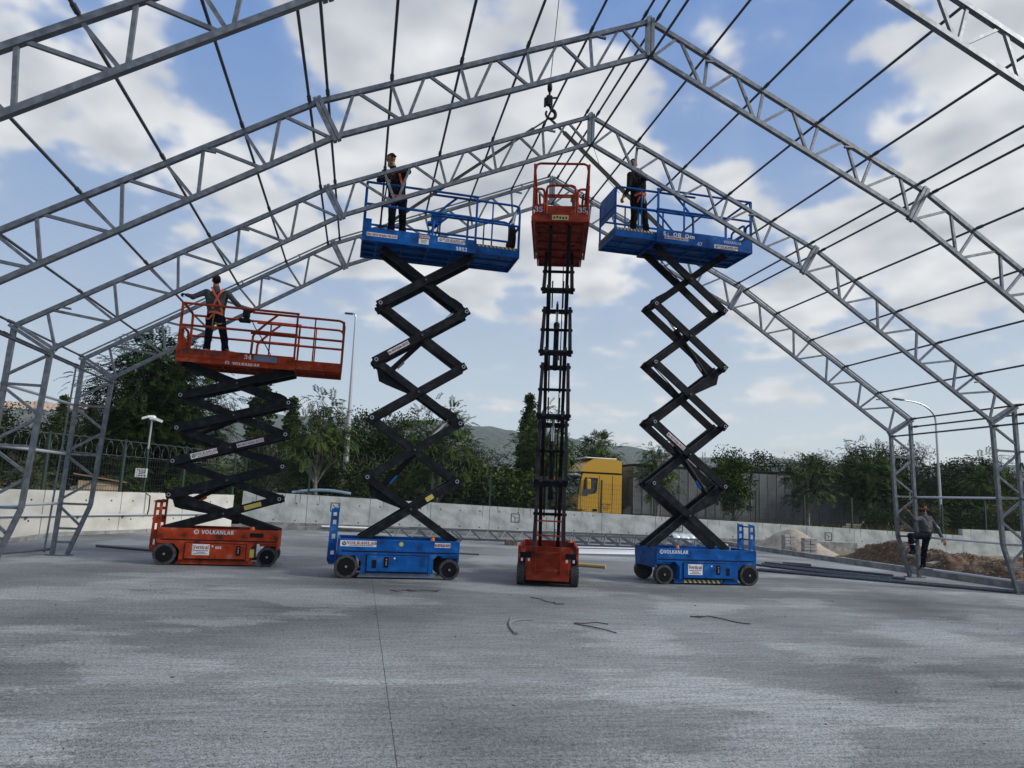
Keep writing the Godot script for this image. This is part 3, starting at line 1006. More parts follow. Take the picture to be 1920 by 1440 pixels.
func build_trees() -> void:
	var dark := Color(0.026, 0.044, 0.014)
	var mid := Color(0.032, 0.056, 0.014)
	var light := Color(0.085, 0.115, 0.028)
	var grey := Color(0.050, 0.062, 0.032)
	var frond_a := tree_proto(1, "frond", 5.0, 1.35, 1.5, 62, 11, Color(0.050, 0.082, 0.022))
	var frond_b := tree_proto(2, "frond", 5.0, 1.55, 1.2, 74, 12, Color(0.040, 0.068, 0.020))
	var frond_c := tree_proto(3, "frond", 4.2, 1.05, 1.5, 44, 11, Color(0.048, 0.080, 0.024))
	var big := tree_proto(4, "frond", 7.0, 2.6, 1.0, 280, 23, Color(0.022, 0.040, 0.012))
	var round_a := tree_proto(5, "round", 4.0, 1.15, 1.15, 110, 75, Color(0.045, 0.080, 0.018))
	var dense := tree_proto(6, "round", 5.0, 2.0, 0.9, 150, 75, dark)
	var poplar := tree_proto(7, "column", 6.5, 0.62, 0.5, 150, 42, mid)
	var pine := tree_proto(8, "pine", 6.0, 2.1, 1.0, 120, 30, dark)
	var bush_a := tree_proto(9, "round", 2.0, 1.15, 0.1, 70, 70, Color(0.042, 0.066, 0.018))
	var bush_b := tree_proto(10, "round", 1.6, 1.0, 0.1, 60, 60, light)
	var bush_c := tree_proto(11, "frond", 2.2, 1.1, 0.2, 50, 10, grey)
	var row := "trees standing behind the yard fence"
	plant("broad_tree", big, "big dark broad-crowned tree with drooping fronds behind the razor wire", row, -12.9, 32.5, 0.45, 7.1, 1.05, 0.4)
	plant("leafy_tree", dense, "bushy mid green tree behind the razor wire by the outermost left column", row, -18.6, 32.0, 0.45, 3.9, 1.0, 0.2)
	plant("leafy_tree", frond_a, "loose frond-leaved tree beside the tall straight lamp post", row, -6.1, 31.6, 0.45, 5.15, 1.0, 0.0, true)
	plant("leafy_tree", dense, "dark round-topped tree just right of the tall straight lamp post", row, -3.6, 41.0, 0.45, 5.7, 1.0, 1.0)
	plant("leafy_tree", frond_b, "frond-leaved tree behind the scissor arms of the lift marked 1012", row, -1.0, 31.8, 0.45, 5.1, 1.0, 2.0, true)
	plant("leafy_tree", frond_b, "full leafy tree behind the mast of the red end-on lift", row, 4.2, 33.4, 0.45, 5.4, 0.85, 0.5)
	plant("poplar_tree", poplar, "narrow pointed poplar rising beside the mast of the red end-on lift", row, 4.0, 36.0, 0.45, 6.4, 1.0, 0.5)
	plant("leafy_tree", frond_c, "small pale green tree above the roof of the yellow truck cab", row, 11.9, 48.0, 0.5, 6.1, 0.9, 0.9)
	plant("leafy_tree", frond_a, "young frond-leaved tree hiding the back edge of the yellow cab", row, 9.6, 32.4, 0.45, 4.2, 0.85, 1.4, true)
	plant("round_tree", round_a, "small clipped round-headed tree in front of the grey trailer", row, 13.5, 32.4, 0.4, 3.55, 1.0, 0.3, false)
	plant("leafy_tree", frond_c, "slender loose-crowned tree near the rear end of the grey trailer", row, 18.1, 33.2, 0.4, 4.2, 1.15, 2.6, true)
	plant("leafy_tree", dense, "dense dark tree behind the right-hand rear column", row, 24.6, 36.5, 0.4, 5.0, 0.95, 0.8)
	plant("leafy_tree", frond_b, "dark frond-leaved tree right behind the rear of the grey trailer", row, 22.6, 34.5, 0.4, 4.9, 0.95, 1.8)
	plant("pine_tree", pine, "dark pine with a flat-topped crown beside the curved street lamp", row, 31.0, 41.0, 0.4, 6.0, 0.9, 0.3)
	plant("pine_tree", pine, "dark pine overhung by the curved street lamp arm", row, 27.0, 40.0, 0.4, 5.7, 0.85, 2.2)
	plant("leafy_tree", frond_a, "tall leafy tree beyond the right-hand front column", row, 34.0, 38.0, 0.4, 5.3, 1.2, 2.2)
	plant("leafy_tree", dense, "dark bushy tree filling the gap beyond the right-hand columns", row, 37.5, 41.0, 0.4, 4.6, 1.2, 2.9)
	plant("poplar_tree", poplar, "tall dark cypress-like poplar behind the arms of the small orange lift", row, -10.4, 45.0, 0.45, 8.0, 1.25, 0.0)
	plant("poplar_tree", poplar, "shorter dark poplar beside the tall cypress-like one", row, -8.7, 46.0, 0.45, 6.6, 1.1, 1.0)
	plant("poplar_tree", poplar, "distant poplar of a close pair seen between the left columns", row, -27.5, 62.0, 0.5, 7.4, 1.1, 0.0)
	plant("poplar_tree", poplar, "distant poplar of a close pair seen between the left columns", row, -25.6, 62.5, 0.5, 7.0, 1.0, 2.0)
	var back := "dark backing trees in the second row behind the fence"
	var k := 0
	for q in [[-24.0, 40.0, 4.2], [-20.0, 44.0, 4.8], [-15.5, 43.0, 4.4], [-9.0, 39.0, 4.0], [-6.5, 43.0, 4.6], [-0.5, 44.0, 4.8], [2.2, 40.0, 4.0], [7.3, 42.0, 4.6], [22.0, 46.0, 5.2], [27.5, 46.0, 5.4], [33.0, 48.0, 5.2], [40.0, 46.0, 5.6], [45.0, 44.0, 5.4]]:
		plant("backing_tree", dense if k % 3 else pine, "%s, second row, behind %s" % ["dense dark bushy tree" if k % 3 else "dark needle-leaved tree", beyond(q[0], q[1])], back, q[0], q[1], 0.45, q[2], 1.25, k * 1.3)
		k += 1
	var under := "low shrubs behind the fence"
	k = 0
	for q in [[-17.3, 22.5, 1.7], [-16.2, 24.5, 1.5], [-14.8, 26.6, 1.6], [-13.2, 29.6, 1.3], [-20.5, 26.0, 2.4], [-18.0, 29.0, 2.0], [-11.4, 31.6, 1.4], [-9.4, 32.6, 1.6], [-7.2, 32.2, 1.5], [-4.6, 32.0, 1.6], [-2.6, 33.0, 1.9], [-0.2, 32.6, 1.9], [1.6, 32.2, 2.2], [2.8, 33.0, 2.4], [4.6, 31.8, 1.7], [-3.6, 35.5, 2.6], [1.0, 36.0, 2.8], [24.6, 33.0, 1.9], [27.2, 33.8, 2.2], [29.6, 33.0, 2.0], [32.6, 34.0, 2.1], [21.8, 32.6, 1.4]]:
		plant("shrub", [bush_a, bush_b, bush_c][k % 3], ["round mid green shrub", "low yellow-green shrub", "feathery grey-green shrub"][k % 3] + " by the fence beyond " + beyond(q[0], q[1]), under, q[0], q[1], 0.42, q[2], 1.1, k * 0.9, false, "shrub")
		k += 1
	# far wood on the lower slopes: nobody could count it
	var mm := MultiMesh.new()
	mm.transform_format = MultiMesh.TRANSFORM_3D
	mm.mesh = tree_proto(12, "round", 2.0, 1.1, 0.0, 22, 26, Color(0.05, 0.072, 0.026))[1]
	var r := RandomNumberGenerator.new()
	r.seed = 5
	var many := 420
	mm.instance_count = many
	for i in many:
		var az := deg_to_rad(r.randf_range(-45, 60))
		var dist := r.randf_range(75, 330)
		var s := r.randf_range(2.2, 3.6) * (0.75 + dist / 420.0)
		mm.set_instance_transform(i, Transform3D(Basis(Vector3.UP, r.randf() * TAU).scaled(Vector3(s * 1.5, s, s * 1.5)), P(-4 + sin(az) * dist, 0.3, cos(az) * dist)))
	var w := MultiMeshInstance3D.new()
	w.name = "far_wood"
	w.multimesh = mm
	w.material_override = M.leaf
	add_child(w)
	w.set_meta("kind", "stuff")
	tag(w, "distant green woodland below the hills", "wood")
	# tufts of dry grass on the verge above the walls
	var gl := Leaves.new()
	for i in 9000:
		var x := r.randf_range(-19, 30)
		var z := 30.3 + absf(r.randfn(0, 1.0)) * 1.6
		if x < -8.8 and r.randf() < 0.8:
			var s := r.randf()
			var o := Vector2(-16.5, 15.1).lerp(Vector2(-8.95, 28.9), s) + Vector2(-0.86, 0.5) * r.randf_range(0.2, 2.5)
			x = o.x; z = o.y
		var al := (Vector3.UP + rdir(r) * 0.5).normalized()
		var tn := r.randf_range(0.6, 1.3)
		gl.leaf(P(x, 0.44, z), al, al.cross(rdir(r)).normalized(), r.randf_range(0.25, 0.85), 0.012, Color(0.15 * tn, 0.13 * tn, 0.055 * tn) if r.randf() < 0.6 else Color(0.06 * tn, 0.085 * tn, 0.025 * tn))
	var go := put("verge_grass", gl.mesh(), M.leaf, self)
	go.set_meta("kind", "stuff")
	tag(go, "dry tall grass growing along the verge behind the walls", "grass")

# ------------------------------------------------------------------ the hall frame
const ZF := [7.277, 10.492, 13.704, 16.922]
const UA := Vector2(0, 9.728)
const US := Vector2(5.293, 7.376)
const UK := Vector2(10.326, 4.164)
const LA := Vector2(0, 9.112)
const LS := Vector2(5.0, 6.855)
const LK := Vector2(9.703, 3.796)

func m3(p: Vector2, s: float, z := 0.0) -> Vector3:
	return Vector3(p.x * s, p.y, z)

func member(called: String, a: Vector3, b: Vector3, w: float, parent: Node, depth := -1.0, mat: Material = null) -> void:
	var q := MB.new()
	q.bar(a, b, depth if depth > 0 else w, w)
	part(called, q, mat if mat != null else M.galv, parent)

func build_hall() -> void:
	var words := ["first, crossing high over the near yard", "second, tallest against the clouds", "third, crossing in front of the two blue baskets", "last, hanging in the crane sling"]
	for i in 4:
		var t := thing("gable_truss", "galvanised steel lattice gable frame, the %s" % words[i], "truss", P(0, 0, ZF[i]), 0.0, "gable frames of the hall")
		for s in [-1.0, 1.0]:
			for seg in 2:
				var u0: Vector2 = [UA, US][seg]
				var u1: Vector2 = [US, UK][seg]
				var l0: Vector2 = [LA, LS][seg]
				var l1: Vector2 = [LS, LK][seg]
				member("upper_chord", m3(u0, s), m3(u1, s), 0.073, t)
				member("lower_chord", m3(l0, s), m3(l1, s), 0.073, t)
				for k in range(1, 6):
					var tn := u0.lerp(u1, (k - 0.5) / 5.0)
					var shift := (u1 - u0).normalized() * 0.03
					var b0 := l0.lerp(l1, (k - 1) / 5.0)
					var b1 := l0.lerp(l1, k / 5.0)
					member("web_diagonal", m3(tn - shift, s), m3(b0 + shift * 2.2, s), 0.044, t)
					member("web_diagonal", m3(tn + shift, s), m3(b1 - shift * 2.2, s), 0.044, t)
					if k < 5:
						member("web_post", m3(u0.lerp(u1, k / 5.0), s), m3(b1, s), 0.044, t)
			# bolted joint at mid rafter and at the eaves: two channels back to back
			for j in [[US, LS], [UK, LK]]:
				var dv: Vector2 = (j[1] - j[0]).normalized()
				var pv := Vector2(dv.y, -dv.x) * 0.034
				for q in [-1.0, 1.0]:
					member("joint_plate", m3(j[0] - dv * 0.07 + pv * q, s), m3(j[1] + dv * 0.07 + pv * q, s), 0.055, t, 0.10)
			# column
			member("column_chord", m3(UK, s), Vector3(10.40 * s, 0.02, 0), 0.078, t)
			var bend := Vector2(9.80, 1.05)
			member("column_chord", m3(LK, s), m3(bend, s), 0.078, t)
			member("column_chord", m3(bend, s), Vector3(10.12 * s, 0.02, 0), 0.078, t)
			for q in [[9.72, 3.70, 10.34, 3.30], [9.74, 3.15, 10.35, 3.15], [10.35, 3.09, 9.76, 2.66], [9.76, 2.58, 10.36, 2.18], [9.78, 2.10, 10.36, 2.10], [10.36, 2.04, 9.78, 1.63], [9.79, 1.56, 10.37, 1.16], [9.80, 1.06, 10.38, 1.06], [10.38, 1.00, 9.95, 0.62], [9.97, 0.55, 10.39, 0.55], [10.05, 0.27, 10.40, 0.27]]:
				member("column_web", Vector3(q[0] * s, q[1], 0), Vector3(q[2] * s, q[3], 0), 0.045, t)
			var bp := MB.new()
			bp.box(Vector3(10.27 * s, 0.012, 0), Vector3(0.46, 0.024, 0.26))
			part("base_plate", bp, M.galv, t)
		for q in [-1.0, 1.0]:
			member("ridge_plate", Vector3(q * 0.036, UA.y + 0.05, 0), Vector3(q * 0.036, LA.y - 0.05, 0), 0.06, t, 0.11)
		var tip := MB.new()
		tip.box(Vector3(0, UA.y + 0.075, 0), Vector3(0.05, 0.05, 0.05))
		part("ridge_bolt", tip, M.galv, t)
		# small welded cleats on the chords
		for q in [[US, UK, 0.3, -1], [US, UK, 0.86, -1], [UA, US, 0.22, 1], [US, UK, 0.82, 1], [UA, US, 0.72, 1], [UA, US, 0.18, -1]]:
			if i < 1:
				continue
			var c: Vector2 = (q[0] as Vector2).lerp(q[1], q[2])
			var cb := MB.new()
			cb.bar(m3(c, q[3], 0.0) + Vector3(0.0, -0.06, 0.05), m3(c, q[3], 0.0) + Vector3(-0.16 * q[3], -0.075, 0.05), 0.05, 0.03)
			part("cleat", cb, M.galv, t)
		if i == 3:
			# cover rail on stand-offs above the end frame
			for s in [-1.0, 1.0]:
				for seg in 2:
					var u0: Vector2 = [UA, US][seg]
					var u1: Vector2 = [US, UK][seg]
					var up := Vector2(0.045, 0.085)
					member("cover_rail", m3(u0 + up * Vector2(1, 1), s), m3(u1 + up, s), 0.03, t)
					for k in 4:
						var c := u0.lerp(u1, (k + 0.6) / 4.2)
						member("rail_clip", m3(c, s), m3(c + up * 1.25, s), 0.035, t)
			member("cover_rail", Vector3(-10.45, 4.0, 0.0), Vector3(-10.56, 0.05, 0.0), 0.03, t)
	# ---- tubes between the frames
	var tube_mesh := {}
	var lines := []
	for s in [-1.0, 1.0]:
		for k in range(1, 5):
			lines.append([m3(UA.lerp(US, k / 5.0), s) + Vector3(0, 0.055, 0), "slope", "upper"])
			lines.append([m3(US.lerp(UK, k / 5.0), s) + Vector3(0.02 * s, 0.055, 0), "slope", "lower"])
		lines.append([m3(US, s) + Vector3(-0.13 * s, 0.115, 0), "joint", ""])
		lines.append([m3(US, s) + Vector3(0.13 * s, -0.025, 0), "joint", ""])
		lines.append([m3(UA, s) + Vector3(0.12 * s, 0.045, 0), "ridge", ""])
		lines.append([m3(UK, s) + Vector3(0.03 * s, 0.05, 0), "eave", "l" if s < 0 else "r"])
		lines.append([Vector3(10.40 * s, 4.0, 0), "eave", "l" if s < 0 else "r"])
		lines.append([Vector3(9.70 * s, 3.69, 0), "eave", "l" if s < 0 else "r"])
	lines.append([Vector3(0, LA.y - 0.06, 0), "ridge", ""])
	var bays := [[4.06, ZF[0], "in front of the first frame"], [ZF[0], ZF[1], "between the first and second frames"], [ZF[1], ZF[2], "between the second and third frames"], [ZF[2], ZF[3], "between the third and last frames"]]
	for b in 4:
		var z0: float = bays[b][0]
		var z1: float = bays[b][1]
		var ln := z1 - z0
		var q := MB.new()
		q.cyl(Vector3(0, 0, 0), Vector3(0, 0, -ln), 0.022, 0.022, 8)
		var tm := q.mesh()
		var c := MB.new()
		c.cyl(Vector3(0, 0, -ln + 0.05), Vector3(0, 0, -ln + 0.17), 0.032, 0.032, 8)
		var cm := c.mesh()
		for l in lines:
			if b == 0 and (l[1] != "slope" or l[2] != "lower"):
				continue
			var what: String
			match l[1]:
				"slope":
					what = "thin grey purlin tube on the %s roof slope %s" % [l[2], bays[b][2]]
				"joint":
					what = "one of the paired purlin tubes at the mid-rafter joint %s" % bays[b][2]
				"ridge":
					what = "one of the three ridge tubes %s" % bays[b][2]
				_:
					what = "eaves tube along the %s columns %s" % ["left" if l[2] == "l" else "right", bays[b][2]]
			var o := thing("purlin_tube", what, "steel tube", P(l[0].x, l[0].y, z0), 0.0, what)
			put("tube", tm, M.tube, o)
			put("collar", cm, M.tube, o)
	# wall girts
	for g in [[-10.40, 3.15, 1, 3, "left"], [-10.40, 2.10, 1, 3, "left"], [-10.42, 1.06, 1, 3, "left"], [10.40, 2.10, 1, 3, "right"], [10.42, 1.06, 1, 3, "right"], [10.40, 3.15, 0, 2, "right"]]:
		for b in range(g[2], g[3]):
			var q := MB.new()
			q.cyl(Vector3.ZERO, Vector3(0, 0, -(ZF[b + 1] - ZF[b])), 0.028, 0.028, 8)
			var o := part("wall_girt", q, M.bright_tube, self)
			o.position = P(g[0], g[1], ZF[b])
			var lv: String = {3.15: "upper", 2.10: "middle", 1.06: "lower"}[g[1]]
			tag(o, "%s horizontal wall tube joining the %s columns %s" % [lv, g[4], bays[b + 1][2]], "steel tube", "wall tubes")
	# short stub the climber stands on
	var stub := MB.new()
	stub.bar(Vector3(10.36, 0.235, 0.1), Vector3(10.62, 0.235, 0.24), 0.05, 0.04)
	stub.bar(Vector3(10.40, 0.235, 0.0), Vector3(10.40, 0.235, 0.13), 0.05, 0.038)
	part("step_stub", stub, M.galv, get_node("gable_truss_003"))
	# short stubs on the columns, the tie along the floor, the prop
	for q in [[-10.46, 0.12, 16.9, -13.0, 0.06, 10.5, "tube lying from the foot of the rear left column towards the viewer"], [10.55, 0.02, 12.55, 10.40, 2.9, 13.66, "slanting prop leaning on the right-hand third column"]]:
		var c := MB.new()
		var a := P(q[0], q[1], q[2])
		c.cyl(Vector3.ZERO, P(q[3], q[4], q[5]) - a, 0.026, 0.026, 8)
		var o := part("loose_tube", c, M.tube, self)
		o.position = a
		tag(o, q[6], "steel tube")

# ------------------------------------------------------------------ lettering and stickers
func lettering(parent: Node, txt: String, pos: Vector3, high: float, yaw: float, mat: Material, font: Font, roll := 0.0, stretch := 1.0) -> MeshInstance3D:
	var tm := TextMesh.new()
	tm.text = txt
	tm.font = font
	tm.font_size = 48
	tm.pixel_size = high / 34.0
	tm.depth = 0.004
	tm.curve_step = 4.0
	var o := put("lettering", tm, mat, parent)
	o.position = pos
	o.basis = Basis(Vector3.UP, yaw) * Basis(Vector3(0, 0, 1), roll) * Basis.from_scale(Vector3(stretch, 1, 1))
	return o

# a thin sign plate with words; yaw 0 faces local +z
func sticker(parent: Node, pos: Vector3, size: Vector2, yaw: float, mat: Material, roll := 0.0) -> Node3D:
	var b := MB.new()
	b.box(Vector3.ZERO, Vector3(size.x, size.y, 0.004))
	var o := part("sticker", b, mat, parent)
	o.position = pos
	o.basis = Basis(Vector3.UP, yaw) * Basis(Vector3(0, 0, 1), roll)
	return o

func brand_sticker(parent: Node, pos: Vector3, size: Vector2, yaw: float, roll := 0.0) -> void:
	var s := sticker(parent, pos, size, yaw, M.sticker, roll)
	var b := MB.new()
	b.cyl(Vector3(0, 0, 0.002), Vector3(0, 0, 0.005), size.y * 0.34, size.y * 0.34, 14)
	var disc := part("logo", b, M.ink, s)
	disc.position = Vector3(-size.x * 0.39, 0.0, 0)
	var v := MB.new()
	v.bar(Vector3(-0.016, 0.02, 0.006), Vector3(0.0, -0.018, 0.006), 0.003, 0.009)
	v.bar(Vector3(0.0, -0.018, 0.0062), Vector3(0.02, 0.018, 0.0062), 0.0026, 0.009)
	var vv := part("logo", v, M.sticker, s)
	vv.position = disc.position
	lettering(s, "VOLKANLAR", Vector3(size.x * 0.10, size.y * 0.12, 0.004), size.y * 0.46, 0, M.ink_red, serif, 0.0, size.x * 0.68 / (size.y * 0.46 * 7.4))
	var u := MB.new()
	var x := -size.x * 0.24
	while x < size.x * 0.42:
		var w := rng.randf_range(0.015, 0.04)
		u.box(Vector3(x + w / 2, -size.y * 0.3, 0.0035), Vector3(w, size.y * 0.12, 0.002))
		x += w + 0.012
	part("small_print", u, M.ink, s)

func phone_sticker(parent: Node, pos: Vector3, size: Vector2, yaw: float, roll := 0.0) -> void:
	var s := sticker(parent, pos, size, yaw, M.sticker, roll)
	lettering(s, "Mer: 442 61 36 Şube: 346 22 82", Vector3(0, 0, 0.004), size.y * 0.62, 0, M.ink_red, sans, 0.0, size.x * 0.92 / (size.y * 0.62 * 19.5))

func hazard_strip(parent: Node, a: Vector3, b: Vector3, high: float, yaw: float) -> void:
	var ln := a.distance_to(b)
	var s := sticker(parent, (a + b) / 2, Vector2(ln, high), yaw, M.hazard_yellow)
	var m := int(ln / (high * 1.7))
	var st := MB.new()
	for i in m:
		var x := -ln / 2 + (i + 0.3) * ln / m
		st.prism(Vector3(x, 0, 0.0032), Vector3.RIGHT, Vector3.UP, PackedVector2Array([Vector2(0, high / 2), Vector2(high * 0.75, high / 2), Vector2(high * 1.45, -high / 2), Vector2(high * 0.7, -high / 2)]), 0.002)
	part("stripe", st, M.ink, s)

# ------------------------------------------------------------------ scissor lifts
func wheel(parent: Node, at: Vector3, r: float, w: float, side: float) -> void:
	var b := MB.new()
	b.cyl(Vector3(0, 0, -w / 2), Vector3(0, 0, w / 2), r * 0.955, r * 0.955, 28)
	b.cyl(Vector3(0, 0, w / 2 * 0.86), Vector3(0, 0, w / 2 * 1.02), r * 0.93, r * 0.86, 28)
	for i in 22:
		var t := TAU * i / 22.0
		for row in 2:
			var tt := t + row * PI / 22.0
			var d := Vector3(cos(tt), sin(tt), 0)
			b.obox(d * r * 0.965 + Vector3(0, 0, (row - 0.5) * w * 0.5), d * r * 0.035, Vector3(-d.y, d.x, 0) * r * 0.105, Vector3(0, 0, w * 0.22))
	var tyre := part("wheel", b, M.rubber, parent)
	tyre.position = at
	tyre.rotation.y = 0.0 if side > 0 else PI
	var h := MB.new()
	h.cyl(Vector3(0, 0, w / 2 * 0.9), Vector3(0, 0, w / 2 + 0.006), r * 0.78, r * 0.74, 24)
	part("rim", h, M.dark_rim, tyre)
	var u := MB.new()
	u.cyl(Vector3(0, 0, w / 2), Vector3(0, 0, w / 2 + 0.02), r * 0.12, r * 0.10, 6)
	part("hub_nut", u, M.steel, tyre)

func make_lift(called: String, label: String, at: Vector3, turn: float, o: Dictionary) -> Node3D:
	var t := thing(called, label, "scissor lift", at, turn, "scissor lifts")
	var paint: Material = o.paint
	var hw := 0.575                      # half width over the wheels
	var kp: float = o.get("panel_x", -0.24)
	var ns: float = o.get("ns", 1.0)     # which local side faces the yard's front
	# ---- chassis
	var b := MB.new()
	b.bbox(Vector3(0, 0.60, hw - 0.03), Vector3(2.27, 0.24, 0.05), 0.008)
	b.bbox(Vector3(0, 0.60, -hw + 0.03), Vector3(2.27, 0.24, 0.05), 0.008)
	b.box(Vector3(0, 0.55, 0), Vector3(2.2, 0.03, 1.04))
	b.bbox(Vector3(1.12, 0.52, 0), Vector3(0.04, 0.40, 1.05), 0.006)
	b.bbox(Vector3(-1.12, 0.44, 0), Vector3(0.04, 0.56, 0.86), 0.006)
	b.bbox(Vector3(0, 0.30, 0), Vector3(1.30, 0.40, 1.02), 0.01)
	for s in [-1.0, 1.0]:
		# outer skin between the wheels, with cut corners over the arches
		b.prism(Vector3(0, 0, (hw - 0.02) * s), Vector3.RIGHT, Vector3.UP, PackedVector2Array([Vector2(-0.70, 0.11), Vector2(0.62, 0.11), Vector2(0.62, 0.36), Vector2(0.72, 0.45), Vector2(1.12, 0.45), Vector2(1.12, 0.485), Vector2(-1.12, 0.485), Vector2(-1.12, 0.42), Vector2(-0.82, 0.42), Vector2(-0.70, 0.30)]), 0.03)
	part("chassis", b, paint, t)
	for s in [-1.0, 1.0]:
		var slot := MB.new()
		slot.box(Vector3(0.02, 0.497, (hw - 0.016) * s), Vector3(2.16, 0.022, 0.028))
		part("rail_slot", slot, M.black, t)
		# swing-out tray with a shadow gap round it
		var gap := MB.new()
		gap.box(Vector3(-0.03, 0.28, (hw - 0.0035) * s), Vector3(1.16, 0.33, 0.006))
		part("tray_gap", gap, M.black, t)
		var tray := MB.new()
		tray.bbox(Vector3(-0.03, 0.285, (hw + 0.004) * s), Vector3(1.13, 0.29, 0.02), 0.005)
		var tr := part("side_tray", tray, paint, t)
		var ctl := MB.new()
		ctl.box(Vector3(kp * ns * s, 0.31, (hw + 0.016) * s), Vector3(0.085, 0.19, 0.008))
		part("control_panel", ctl, M.black, tr)
		var sock := MB.new()
		sock.box(Vector3(-0.46 * ns * s, 0.275, (hw + 0.016) * s), Vector3(0.08, 0.15, 0.006))
		part("socket", sock, M.black if o.get("dark_socket", true) else paint, tr)
		for q in [0.36, 0.31, 0.27]:
			var k := MB.new()
			k.cyl(Vector3(kp * ns * s, q, (hw + 0.018) * s), Vector3(kp * ns * s, q, (hw + 0.03) * s), 0.016, 0.014, 8)
			part("knob", k, M.steel if q < 0.35 else M.amber, tr)
		var latch := MB.new()
		latch.cyl(Vector3(-0.09 * ns * s, 0.385, (hw + 0.012) * s), Vector3(-0.09 * ns * s, 0.385, (hw + 0.02) * s), 0.018, 0.018, 8)
		part("latch", latch, M.sticker, tr)
		var guard := MB.new()
		guard.prism(Vector3(0, 0, (hw - 0.05) * s), Vector3.RIGHT, Vector3.UP, PackedVector2Array([Vector2(-0.76, 0.03), Vector2(0.72, 0.03), Vector2(0.72, 0.09), Vector2(0.66, 0.105), Vector2(-0.70, 0.105)]), 0.02)
		part("pothole_guard", guard, o.get("guard", paint), t)
		wheel(t, Vector3(-0.965, 0.215, (hw - 0.07) * s), 0.215, 0.14, s)
		wheel(t, Vector3(0.955, 0.195, (hw - 0.07) * s), 0.195, 0.14, s)
		var dust := MB.new()
		dust.bbox(Vector3(0.96, 0.43, (hw - 0.1) * s), Vector3(0.34, 0.05, 0.16), 0.01)
		part("fork_bracket", dust, paint, t)
	# end plates seen on the short faces
	for q in [-0.42, 0.42]:
		var vt := MB.new()
		vt.box(Vector3(-1.142, 0.56, q), Vector3(0.006, 0.10, 0.2))
		part("vent", vt, M.black, t)
		for e in [-0.07, 0.06]:
			sticker(t, Vector3(-1.148, 0.47, q + e), Vector2(0.04, 0.055), -PI / 2, M.sticker)
	var bat := MB.new()
	bat.bbox(Vector3(-1.16, 0.27, 0), Vector3(0.03, 0.34, 0.80), 0.01)
	part("end_plate", bat, paint, t)
	var beacon := MB.new()
	beacon.cyl(Vector3(0.62, 0.72, 0.45 * ns), Vector3(0.62, 0.78, 0.45 * ns), 0.045, 0.035, 12)
	part("beacon", beacon, M.amber, t)
	# ---- entry ladder
	var lx := -1.235
	for s in [-1.0, 1.0]:
		var lb := MB.new()
		var z: float = 0.23 * s
		lb.prism(Vector3(lx, 0, z), Vector3.RIGHT, Vector3.UP, PackedVector2Array([Vector2(-0.09, 0.3), Vector2(-0.045, 0.22), Vector2(-0.03, 0.22), Vector2(-0.03, 1.24), Vector2(-0.065, 1.24), Vector2(-0.07, 1.2)]), 0.012)
		lb.prism(Vector3(lx, 0, z), Vector3.RIGHT, Vector3.UP, PackedVector2Array([Vector2(0.035, 0.22), Vector2(0.075, 0.26), Vector2(0.08, 1.27), Vector2(0.035, 1.25)]), 0.012)
		for q in [[0.22, 0.36], [0.47, 0.66], [0.78, 0.92], [1.04, 1.1], [1.19, 1.25]]:
			lb.span(Vector3(lx - 0.031, q[0], z - 0.0055), Vector3(lx + 0.036, q[1], z + 0.0055))
		part("ladder_plate", lb, paint, t)
	for y in [0.30, 0.62, 0.93, 1.2]:
		var rb := MB.new()
		rb.box(Vector3(lx, y, 0), Vector3(0.05, 0.028, 0.45))
		part("rung", rb, paint, t)
	# ---- scissor stack
	var y0: float = o.y0
	var y1: float = o.y1
	var stages := 5
	var h := (y1 - y0) / stages
	var xl: float = o.xl
	var xr: float = o.xr
	var sec: float = o.get("sec", 0.155)
	var zo := 0.285
	var zi := 0.19
	for k in stages:
		var ya := y0 + k * h
		var yb := ya + h
		for s in [-1.0, 1.0]:
			var a := MB.new()
			var p0 := Vector3(xl, ya, zo * s)
			var p1 := Vector3(xr, yb, zo * s)
			var d := (p1 - p0).normalized() * 0.06
			a.bar(p0 - d, p1 + d, 0.07, sec)
			part("outer_arm", a, M.arm, t)
			var c := MB.new()
			p0 = Vector3(xr, ya, zi * s)
			p1 = Vector3(xl, yb, zi * s)
			d = (p1 - p0).normalized() * 0.06
			c.bar(p0 - d, p1 + d, 0.07, sec * 0.93)
			part("inner_arm", c, M.arm, t)
		# pins with bright ends
		var cx := (xl + xr) / 2
		for q in [[cx, ya + h / 2, 0.032, false], [xl, ya, 0.036, true], [xr, ya, 0.036, true]]:
			if k == 0 and q[3]:
				continue
			var pb := MB.new()
			var zz := 0.34
			pb.cyl(Vector3(q[0], q[1], -zz), Vector3(q[0], q[1], zz), q[2], q[2], 10)
			var pin := part("pivot_pin", pb, M.arm, t)
			for s in [-1.0, 1.0]:
				var w := MB.new()
				w.cyl(Vector3(q[0], q[1], (zz + 0.001) * s), Vector3(q[0], q[1], (zz + 0.006) * s), (q[2] as float) * (1.05 if q[3] else 0.6), (q[2] as float) * (1.05 if q[3] else 0.6), 12)
				part("pin_cap", w, M.steel if q[3] else M.dark_tube, pin)
				if q[3]:
					var wc := MB.new()
					wc.cyl(Vector3(q[0], q[1], (zz + 0.004) * s), Vector3(q[0], q[1], (zz + 0.009) * s), (q[2] as float) * 0.68, (q[2] as float) * 0.68, 10)
					part("pin_bore", wc, M.dark_rim, pin)
